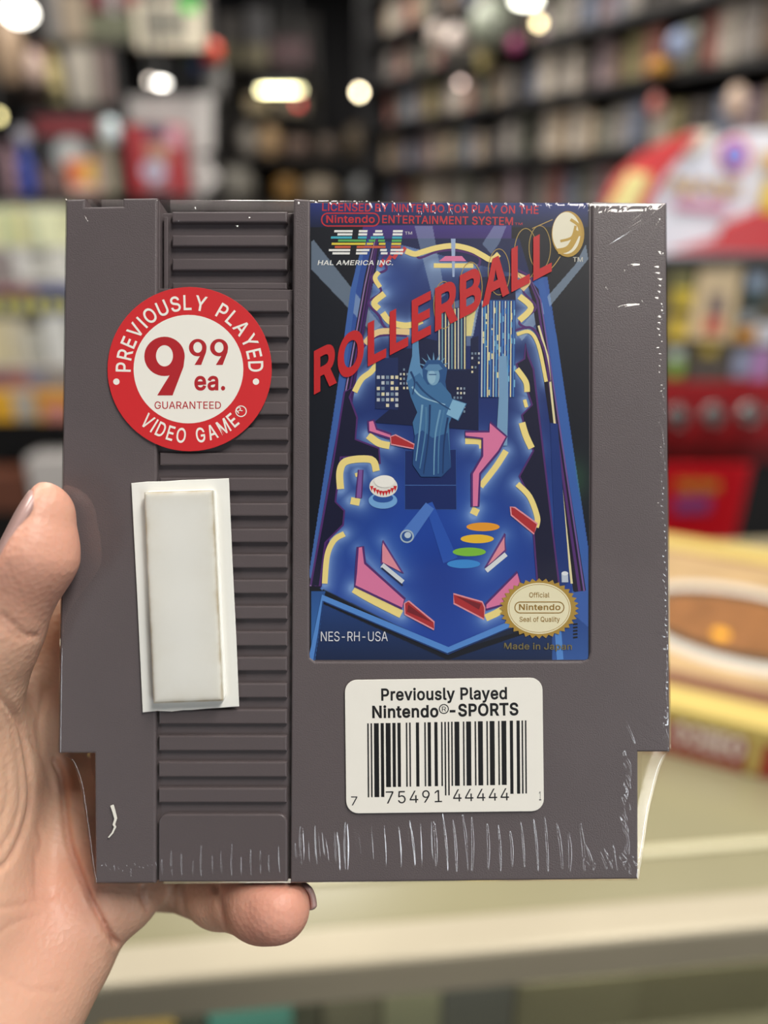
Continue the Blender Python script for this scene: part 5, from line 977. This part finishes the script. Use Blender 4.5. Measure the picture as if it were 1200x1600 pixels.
for k, (u0, u1) in enumerate(((-30, -2), (0, 22), (24, 46), (48, 70), (72, 94), (96, 116))):
    o, w_, h_ = sc('card_packet', u0, 460, u1, 494, ((116, 122, 134), (124, 124, 122), (128, 130, 128), (122, 124, 128), (110, 118, 142), (96, 108, 152))[k], f'bluish grey packet with yellow print, {("first", "second", "third", "fourth", "fifth", "sixth")[k]} in its row on the display stand', 'packet', .03, -.005)
    face(o, w_, h_, .22, .15, .8, .85, (206, 198, 84), 'yellow_print', 'circle')
for u0, v0, u1, c, nm in ((-24, 500, 16, (206, 194, 158), 'buff'), (18, 500, 40, (200, 192, 170), 'ivory'), (42, 516, 68, (178, 176, 166), 'putty'), (70, 494, 110, (210, 210, 206), 'white')): sc('carton', u0, v0, u1, 571, c, f'{nm} carton on the third shelf of the display stand', 'carton')
for u0, u1, c, nm in ((-24, 18, (138, 92, 96), 'dull red'), (20, 42, (160, 104, 98), 'brick pink'), (43, 70, (120, 122, 142), 'slate blue'), (72, 112, (140, 134, 130), 'grey')): sc('small_box', u0, 580, u1, 606, c, f'{nm} little box on the lowest shelf of the display stand', 'box', .06)
lc, w_, h_ = sp('plinth', -220, 660, 135, 1060, Yn+.12, .18, (22, 20, 19)); lc['label'] = 'black plinth'
sc('paper_bag', 46, 716, 118, 790, (196, 192, 190), 'white paper bag below the display stand', 'bag', .1, -.04); sc('carton', -40, 742, 44, 800, (104, 62, 46), 'reddish brown carton below the display stand', 'carton', .1, -.04)
# wire grid panel in front of the top cartons
gr = MB(); gm = mat((150, 148, 142), .4, 0, metal=.6)
for k in range(12): x = Wy(-40+k*14, 340, Yn-.05).x; gr.tube([(x, Yn-.05, Wy(0, 388, Yn).z), (x, Yn-.05, Wy(0, 318, Yn).z)], .0016, gm)
for k in range(4): z = Wy(0, 322+k*20, Yn-.05).z; gr.tube([(Wy(-42, 340, Yn-.05).x, Yn-.05, z), (Wy(116, 340, Yn-.05).x, Yn-.05, z)], .0016, gm)
o = gr.build('wire_grid', ns)
# ---- red vending machine with arched white sign
Ym = 1.85
vm_ = thing('vending_machine', 'red card vending machine with an arched white sign and round silver coin slots', 'vending machine', Matrix.Translation((Wy(1140, 800, Ym).x, Ym, 0)))
def vp(*a, **k): return wbox(*a, parent=vm_, **k)
def flat(name, pts, y, t, rgb, label=None, rough=.35, bev=.003, **k):
    mb = MB(); q_ = [Wy(u, v, y) for u, v in pts]; mb.prism([(p.x, p.z) for p in q_], 0, t, min(bev, t*.3), mat(rgb, rough, .03, 12, **k), xf=lambda p: (p[0], y-p[2]+0, p[1])); o = mb.build(name); o.parent = vm_; o.matrix_parent_inverse = vm_.matrix_world.inverted()
    if label: o['label'] = label
    return o
vp('cabinet', 985, 384, 1300, 720, Ym+.05, .25, (120, 14, 18)); vp('lower_cabinet', 1000, 715, 1260, 1500, Ym+.06, .22, (20, 17, 17))
flat('sign_panel', [(985, 400), (1004, 350), (1012, 322), (1032, 282), (1060, 250), (1100, 224), (1150, 208), (1190, 204), (1235, 212), (1280, 240), (1310, 280), (1325, 330), (1330, 400)], Ym+.02, .03, (226, 228, 240), 'white arched sign panel')
flat('sign_arch', [(938, 330), (948, 300), (966, 272), (1000, 240), (1035, 222), (1075, 208), (1086, 214), (1062, 240), (1034, 272), (1014, 310), (1002, 345)], Ym, .03, (206, 30, 30), 'red arch band'); flat('sign_cap', [(1076, 206), (1110, 204), (1106, 222), (1082, 240), (1064, 246)], Ym-.005, .02, (236, 224, 206), 'cream end of the arch')
flat('sign_block', [(944, 332), (962, 300), (982, 268), (1014, 272), (1006, 296), (986, 334)], Ym-.032, .012, (240, 226, 150), 'pale yellow block'); flat('sign_block', [(1188, 310), (1200, 285), (1260, 270), (1270, 330), (1190, 334)], Ym-.03, .012, (238, 202, 40), 'yellow block'); flat('sign_block', [(1190, 240), (1220, 236), (1224, 274), (1196, 262)], Ym-.03, .012, (232, 178, 50), 'yellow block')
flat('sign_swoosh', [(1040, 394), (1120, 372), (1128, 352), (1150, 340), (1200, 322), (1330, 310), (1330, 396)], Ym-.03, .01, (196, 22, 26), 'red swoosh')
flat('sign_lower_strip', [(1052, 312), (1140, 318), (1132, 334), (1054, 328)], Ym-.012, .008, (206, 130, 160), 'pink strip')
c0 = (1147, 243); flat('emblem_ring', circ(c0[0], c0[1], 25, 30, 40), Ym-.012, .006, (222, 84, 110), 'pinkish red emblem ring'); flat('emblem', circ(c0[0], c0[1]-1, 16, 20, 36), Ym-.019, .006, (128, 140, 226), 'blue emblem')
def word(t, p0, p1, h, y, rgb, name, back=None):
    V, Fc = text_on(t, p0, p1, h, bold=.03); mb = MB()
    for grow, cc_, yy in (((1.6, back, y+.0015), (0, rgb, y)) if back else ((0, rgb, y),)):
        if grow: V2, F2 = text_on(t, (p0[0]-3, p0[1]+2), (p1[0]+3, p1[1]+2), h+4, bold=.06)
        else: V2, F2 = V, Fc
        mb.add([tuple(Wy(u, v, yy)) for u, v in V2], F2, mat(cc_, .4, 0))
    o = mb.build(name); o.parent = vm_; o.matrix_parent_inverse = vm_.matrix_world.inverted(); return o
word('Pok\u00e9mon', (1048, 302), (1156, 306), 26, Ym-.016, (222, 178, 70), 'lettering', (150, 150, 196))
vp('sill', 985, 384, 1300, 412, Ym+.005, .05, (112, 112, 112)); vp('window_back', 985, 412, 1300, 600, Ym+.035, .02, (96, 86, 66))
for i, (u0, v0, u1, v1, c, dy) in enumerate([(1048, 425, 1085, 448, (150, 146, 92), 0), (1052, 452, 1082, 480, (226, 200, 70), 0), (1046, 496, 1072, 532, (224, 194, 74), 0), (1168, 428, 1198, 452, (170, 190, 216), 0), (1164, 455, 1196, 478, (58, 78, 80), 0), (1158, 490, 1180, 508, (168, 178, 186), 0), (1150, 512, 1182, 534, (212, 150, 70), 0),
                                             (1184, 505, 1215, 538, (214, 216, 226), 0), (1046, 546, 1068, 562, (186, 200, 200), 0), (1046, 562, 1068, 590, (136, 172, 80), 0), (1098, 534, 1120, 556, (206, 180, 70), 0), (1146, 548, 1172, 590, (150, 158, 186), 0), (1176, 546, 1205, 594, (178, 132, 186), 0), (1075, 560, 1140, 596, (84, 78, 72), 0)]):
    vp('display_card', u0, v0, u1, v1, Ym+.02-.002*i/14, .008, c)
flat('poster_card', [(1092, 420), (1160, 414), (1140, 534), (1072, 530)], Ym+.012, .006, (222, 196, 150), 'tall cream display card'); flat('card_print', [(1106, 458), (1136, 458), (1132, 496), (1104, 494)], Ym+.004, .003, (120, 98, 90), 'dark print'); flat('card_print', [(1102, 496), (1130, 497), (1126, 522), (1098, 520)], Ym+.004, .003, (200, 84, 64), 'red print')
vp('coin_panel', 985, 600, 1300, 692, Ym-.01, .06, (150, 14, 22)); vp('red_band', 985, 690, 1300, 722, Ym+.0, .05, (104, 8, 12))
for u, v in ((1003, 652), (1058, 650), (1114, 648), (1170, 646), (1226, 644)):
    p = Wy(u, v, Ym-.012); mb = MB(); r = 20*Ym/1289
    mb.lathe([(r, 0), (r, .006), (r*.86, .012), (r*.84, .009), (r*.3, .009), (r*.3, .022), (r*.24, .025)], mat((190, 190, 190), .25, .05, 30, metal=.9), 32, Matrix.Translation(p) @ Matrix.Rotation(math.pi/2, 4, 'X')); mb.box(p.x-r*.16, p.y-.034, p.z-r*.72, p.x+r*.16, p.y-.018, p.z+r*.72, mat((206, 206, 206), .25, .05, 30, metal=.9), .003)
    o = mb.build('coin_slot', smooth=False); o.parent = vm_; o.matrix_parent_inverse = vm_.matrix_world.inverted(); o['label'] = 'round silver coin slot'
flat('door_panel', [(985, 722), (1168, 722), (1136, 860), (985, 860)], Ym+.02, .03, (200, 16, 32), 'bright red lower panel')
word('Pok\u00e9mon', (1060, 768), (1124, 766), 18, Ym-.013, (214, 170, 70), 'lettering'); flat('panel_print', [(1052, 778), (1112, 776), (1108, 800), (1052, 802)], Ym-.012, .003, (136, 70, 128), 'purple print')
# ---- glass topped counter
ZC = 1.07; th = math.radians(5.8); ex, ey = Vector((math.cos(th), math.sin(th), 0)), Vector((-math.sin(th), math.cos(th), 0))
c0 = Wz(600, 1478, ZC); CM = Matrix(((ex.x, ey.x, 0, c0.x), (ex.y, ey.y, 0, c0.y), (0, 0, 1, 0), (0, 0, 0, 1)))
ct = thing('display_counter', 'beige shop display counter with a glossy top, metal edge and glass front', 'counter', CM)
DB = .52
topm = mat((140, 135, 106), .2, .1, 9, coat=1.)
def cp(name, x0, y0, z0, x1, y1, z1, m, bev=.002, label=None):
    mb = MB(); mb.box(x0, y0, z0, x1, y1, z1, m, bev); o = mb.build(name, ct)
    if label: o['label'] = label
    return o
cp('counter_top', -1.2, .012, ZC-.012, 1.3, DB, ZC, topm, .002); cp('front_rail', -1.2, -.012, ZC-.024, 1.3, .014, ZC+.003, mat((168, 159, 138), .4, .06, 20, metal=.2), .004)
cp('edge_strip', -1.2, .046, ZC, 1.3, .052, ZC+.0025, mat((196, 190, 160), .3, .05, 20), .001, 'light strip along the counter top')
cp('rear_panel', -1.2, DB-.02, 0, 1.3, DB, ZC-.012, mat((60, 56, 48), .6, .1, 6)); cp('shelf', -1.2, .004, ZC-.15, 1.3, DB-.02, ZC-.14, mat((108, 102, 84), .5, .1, 10)); cp('base_cabinet', -1.2, 0, 0, 1.3, DB-.02, ZC-.3, mat((96, 92, 80), .6, .1, 6))
gm2 = bpy.data.materials.new('material'); gm2.use_nodes = True; N = gm2.node_tree.nodes; L = gm2.node_tree.links; N.remove(N['Principled BSDF']); tr = N.new('ShaderNodeBsdfTransparent'); tr.inputs['Color'].default_value = (.9, .94, .9, 1); g2 = N.new('ShaderNodeBsdfGlossy'); g2.inputs['Roughness'].default_value = .12; mx2 = N.new('ShaderNodeMixShader'); nz2 = N.new('ShaderNodeTexNoise'); nz2.inputs['Scale'].default_value = 6; mr = N.new('ShaderNodeMapRange'); mr.inputs['To Min'].default_value = .06; mr.inputs['To Max'].default_value = .16
L.new(nz2.outputs['Fac'], mr.inputs['Value']); L.new(mr.outputs['Result'], mx2.inputs['Fac']); L.new(tr.outputs['BSDF'], mx2.inputs[1]); L.new(g2.outputs['BSDF'], mx2.inputs[2]); L.new(mx2.outputs['Shader'], N['Material Output'].inputs['Surface'])
cl_ = bpy.data.lights.new('case_fill_light', 'AREA'); cl_.shape = 'RECTANGLE'; cl_.size = 2.2; cl_.size_y = .02; cl_.energy = 2.2; cl_.color = (1, .93, .8); co_ = bpy.data.objects.new('case_fill_light', cl_); COL.objects.link(co_); co_.matrix_world = CM @ Matrix.Translation((.05, .02, ZC-.03))  # added unseen fill light, brightens the inside of the counter
cp('glass_front', -1.2, -.004, ZC-.3, 1.3, 0, ZC-.022, gm2, 0)
def in_case(name, u0, u1, vt, rgb, label, cat, off=.02, d=.06, zt=None, rough=.45):
    """box standing on the counter's inner shelf, its top front edge on picture row vt"""
    inv = CM.inverted(); d_ = (CM.to_3x3().inverted() @ ray((u0+u1)/2, vt)); c_ = inv @ Vector((0, 0, CAMZ)); t = (off-c_.y)/d_.y; zt = (c_+d_*t).z
    def X(u): q_ = CM.to_3x3().inverted() @ ray(u, vt); return (c_+q_*((off-c_.y)/q_.y)).x
    zb = ZC-.139; zt = max(zt, zb+.01); mb = MB(); mb.box(X(u0), off, zb, X(u1), off+d, zt, mat(rgb, rough, .08, 20), .002); o = mb.build(name); o.matrix_world = CM; return tag(o, label, cat)
in_case('card_box', 148, 262, 1566, (214, 172, 96), 'mustard yellow box inside the glass counter', 'box', .03); in_case('game_box', 320, 452, 1548, (92, 168, 160), 'teal box inside the glass counter', 'box', .03)
in_case('game_box', 264, 316, 1556, (88, 92, 88), 'dark slate box between the yellow and teal boxes', 'box', .04); in_case('game_box', 456, 500, 1552, (84, 82, 70), 'dark olive box right of the teal box', 'box', .04); in_case('card_box', 70, 144, 1572, (132, 128, 112), 'grey-beige box left of the mustard box', 'box', .035)
in_case('game_box', 504, 596, 1546, (118, 112, 96), 'taupe box in the glass counter right of the dark olive one', 'box', .035); in_case('game_box', 600, 690, 1540, (150, 146, 122), 'sand coloured box in the glass counter', 'box', .03); in_case('game_box', 694, 806, 1520, (92, 92, 92), 'dark grey box in the glass counter', 'box', .03)
in_case('game_box', 810, 1000, 1530, (124, 116, 92), 'long khaki box in the glass counter', 'box', .035); in_case('game_box', 1004, 1220, 1510, (116, 108, 84), 'brown-olive box at the end of the glass counter', 'box', .035)
# ---- board game box lying on the counter
H_ = .04; a0, a1 = Wz(1050, 1106, ZC+H_), Wz(1200, 1142, ZC+H_); bxd = (a1-a0).normalized(); byd = Vector((-bxd.y, bxd.x, 0)); far_ = Wz(1050, 838, ZC+H_); DP = (far_-a0).dot(byd)
BMx = Matrix(((bxd.x, byd.x, 0, a0.x), (bxd.y, byd.y, 0, a0.y), (0, 0, 1, ZC+.0003), (0, 0, 0, 1))); X0, X1 = -.2, .16
bg = thing('board_game_box', 'red and gold board game box lying on the glass counter', 'game box', BMx)
gold, redm = mat((196, 174, 100), .4, .08, 12), mat((158, 54, 40), .4, .08, 12)
mb = MB(); mb.box(X0, 0, 0, X1, DP, H_, redm, .002); o = mb.build('box_body', bg); 
mb = MB(); bw = DP*.085
for k in (0, 1):
    pass
mb.box(X0, -.0012, H_-.010, X1, bw, H_+.001, gold); mb.box(X0, DP-bw*1.3, H_-.006, X1, DP+.001, H_+.001, gold); mb.box(X0-.001, bw, H_-.006, X0+bw, DP-bw, H_+.001, gold); mb.box(X1-bw, bw, H_-.006, X1+.001, DP-bw, H_+.001, gold)
xp = (CM.inverted() @ Wz(1178, 1160, ZC+.02)); xs = (BMx.inverted() @ Wz(1180, 1160, ZC+.02)).x
mb.box(xs-.004, -.0016, .002, xs+.004, 0, H_-.006, gold); o = mb.build('gold_border', bg); o['label'] = 'pale gold border'
mb = MB(); mb.box(X0+bw, bw, H_, X1-bw, DP-bw*1.3, H_+.0006, mat((112, 70, 54), .4, .05)); mb.box(X0+bw*1.9, bw*1.75, H_, X1-bw*1.9, DP-bw*1.6, H_+.0012, mat((176, 148, 108), .4, .35, 22)); o = mb.build('top_print', bg); o['label'] = 'tan printed panel'
ce = BMx.inverted() @ Wz(1120, 972, ZC+H_)
for nm, rx, ry, z, c in (('oval_ring', .098, .078, .0018, (206, 200, 190)), ('oval_edge', .088, .063, .0024, (58, 52, 40)), ('oval_picture', .078, .052, .003, (134, 90, 52))):
    mb = MB(); mb.prism(circ(ce.x+.02, ce.y, rx, ry, 48), H_+z-.0006, H_+z, 0, mat(c, .4, (.55 if nm == 'oval_picture' else .05), 45)); mb.build(nm, bg)
mb = MB(); mb.prism(circ(ce.x+.004, ce.y-.028, .007, .009, 24), H_+.003, H_+.0036, 0, mat((240, 172, 50), .4, 0)); o = mb.build('orange_spot', bg)
V, Fc = text_on('CCEEO', (0, 0), (100, 0), 22, bold=.04); tx = [(BMx.inverted() @ Wz(u, 1150, ZC+.02)).x for u in (1050, 1164)]
mb = MB(); mb.add([(tx[0]+(tx[1]-tx[0])*u/100, -.0012, .012+(-v)*.00075) for u, v in V], Fc, mat((232, 214, 208), .4, 0)); mb.build('lettering', bg)
# ---- lamps in view, and glints made as glowing bulbs
def bulb(name, u, v, y, rx, rz, rgb, strength, label, horizontal=False):
    p = Wy(u, v, y); R = rx*y/1289; mb = MB(); g_ = mat(rgb, .4, 0, emit=strength); f_ = mat((60, 60, 60), .5, 0)
    t_ = thing(name, label, 'lamp', Matrix.Translation(p)); m2 = MB()
    if horizontal:
        m2.tube([(-R, 0, 0), (R, 0, 0)], rz*y/1289, g_, 16); mb.box(-R*1.05, -.03, rz*y/1289, R*1.05, .03, rz*y/1289+.04, f_)
    else:
        m2.lathe([(R*math.sin(math.pi*k/12)+1e-5, -R*rz/rx*math.cos(math.pi*k/12)) for k in range(13)], g_, 20); mb.lathe([(R*.45, R*rz/rx*.8), (R*.45, R*rz/rx+.05), (R*.3, R*rz/rx+.06)], f_, 16)
    mb.tube([(0, 0, rz*y/1289+.03), (0, 0, 3.2-p.z)], .006, f_); mb.build('lamp_fitting', t_); m2.build('lamp_glass', t_, smooth=not horizontal)
bulb('tube_lamp', 438, 141, 6., 30, 2.6, (255, 246, 190), 16, 'glowing tube lamp hanging at the far end of the shop', True); bulb('indicator_lamp', 466, 163, 5.9, 4, 4, (230, 60, 66), 3.5, 'small red glowing lamp just under the tube lamp'); bulb('lamp_or_glint', 562, 144, 5.6, 4.5, 4.5, (255, 238, 200), 22, 'small round glowing lamp right of the tube lamp')
bulb('lamp_or_glint', 30, 20, 2.9, 20, 13, (255, 250, 238), 9, 'bright white lamp at the top left of the view'); bulb('lamp_or_glint', 824, 0, 2.8, 20, 6, (255, 255, 236), 10, 'bright lamp above the pale ball, cut by the top of the view'); bulb('lamp_or_glint', 842, 36, 2.7, 5, 5, (255, 236, 180), 10, 'tiny warm lamp below the bright one near the pale ball')
bulb('lamp_or_glint', 252, 130, 3.1, 9, 3, (255, 250, 240), 12, 'small white glint over the whitish sign, made as a glowing bulb'); bulb('lamp_or_glint', 234, 126, 3.12, 3, 3, (255, 240, 225), 7, 'tiny glint just beside the small white one, made as a glowing bulb')  # glints on glossy packaging, made as a pair of glowing bulbs
bulb('lamp_or_glint', 720, 130, 3.6, 3.5, 3.5, (255, 226, 214), 5, 'tiny pinkish lamp in front of the shelf wall'); bulb('lamp_or_glint', -2, 182, 3., 4, 6, (255, 240, 170), 6, 'tiny yellow lamp at the left border of the view')
# ================================================================== LIGHT
w = bpy.data.worlds.new('world'); SC.world = w; w.use_nodes = True
w.node_tree.nodes['Background'].inputs['Color'].default_value = (1., .93, .84, 1); w.node_tree.nodes['Background'].inputs['Strength'].default_value = .12
def lamp(x, y, z, sx, sy, power, col=(1, .95, .88)):
    d = bpy.data.lights.new('ceiling_light', 'AREA'); d.shape = 'RECTANGLE'; d.size = sx; d.size_y = sy; d.energy = power; d.color = col
    o = bpy.data.objects.new('ceiling_light', d); COL.objects.link(o); o.location = (x, y, z); return o
lamp(.75, -.35, 3.05, .6, 1.2, 48); lamp(.9, 1.1, 3.1, .6, 1.2, 30); lamp(-1.3, .9, 3.1, .6, 1.2, 56); lamp(-.4, 3.1, 3.1, .6, 1.2, 62); lamp(-.6, 5.0, 3.1, .6, 1.2, 34)
def add_glint_light(x, power):            # unseen cool light added behind the photographer for glints on the film wrinkles
    d = bpy.data.lights.new('glint_light', 'AREA'); d.shape = 'RECTANGLE'; d.size = .6; d.size_y = 2.1; d.energy = power; d.color = (.86, .94, 1)
    o = bpy.data.objects.new('glint_light', d); COL.objects.link(o); o.location = (x, -4.3, 1.45); o.rotation_euler = (math.pi/2, 0, 0); return o
for x_, p_ in ((3.1, 66), (-3.1, 30)): add_glint_light(x_, p_)
SC.view_settings.view_transform = 'Standard'; SC.view_settings.look = 'None'; SC.view_settings.exposure = 0; SC.view_settings.gamma = 1; SC.view_settings.use_curve_mapping = False
SC.cycles.use_denoising = True; SC.cycles.max_bounces = 8; SC.cycles.transparent_max_bounces = 16; SC.cycles.caustics_reflective = False; SC.cycles.caustics_refractive = False
SC.cycles.sample_clamp_indirect = 8
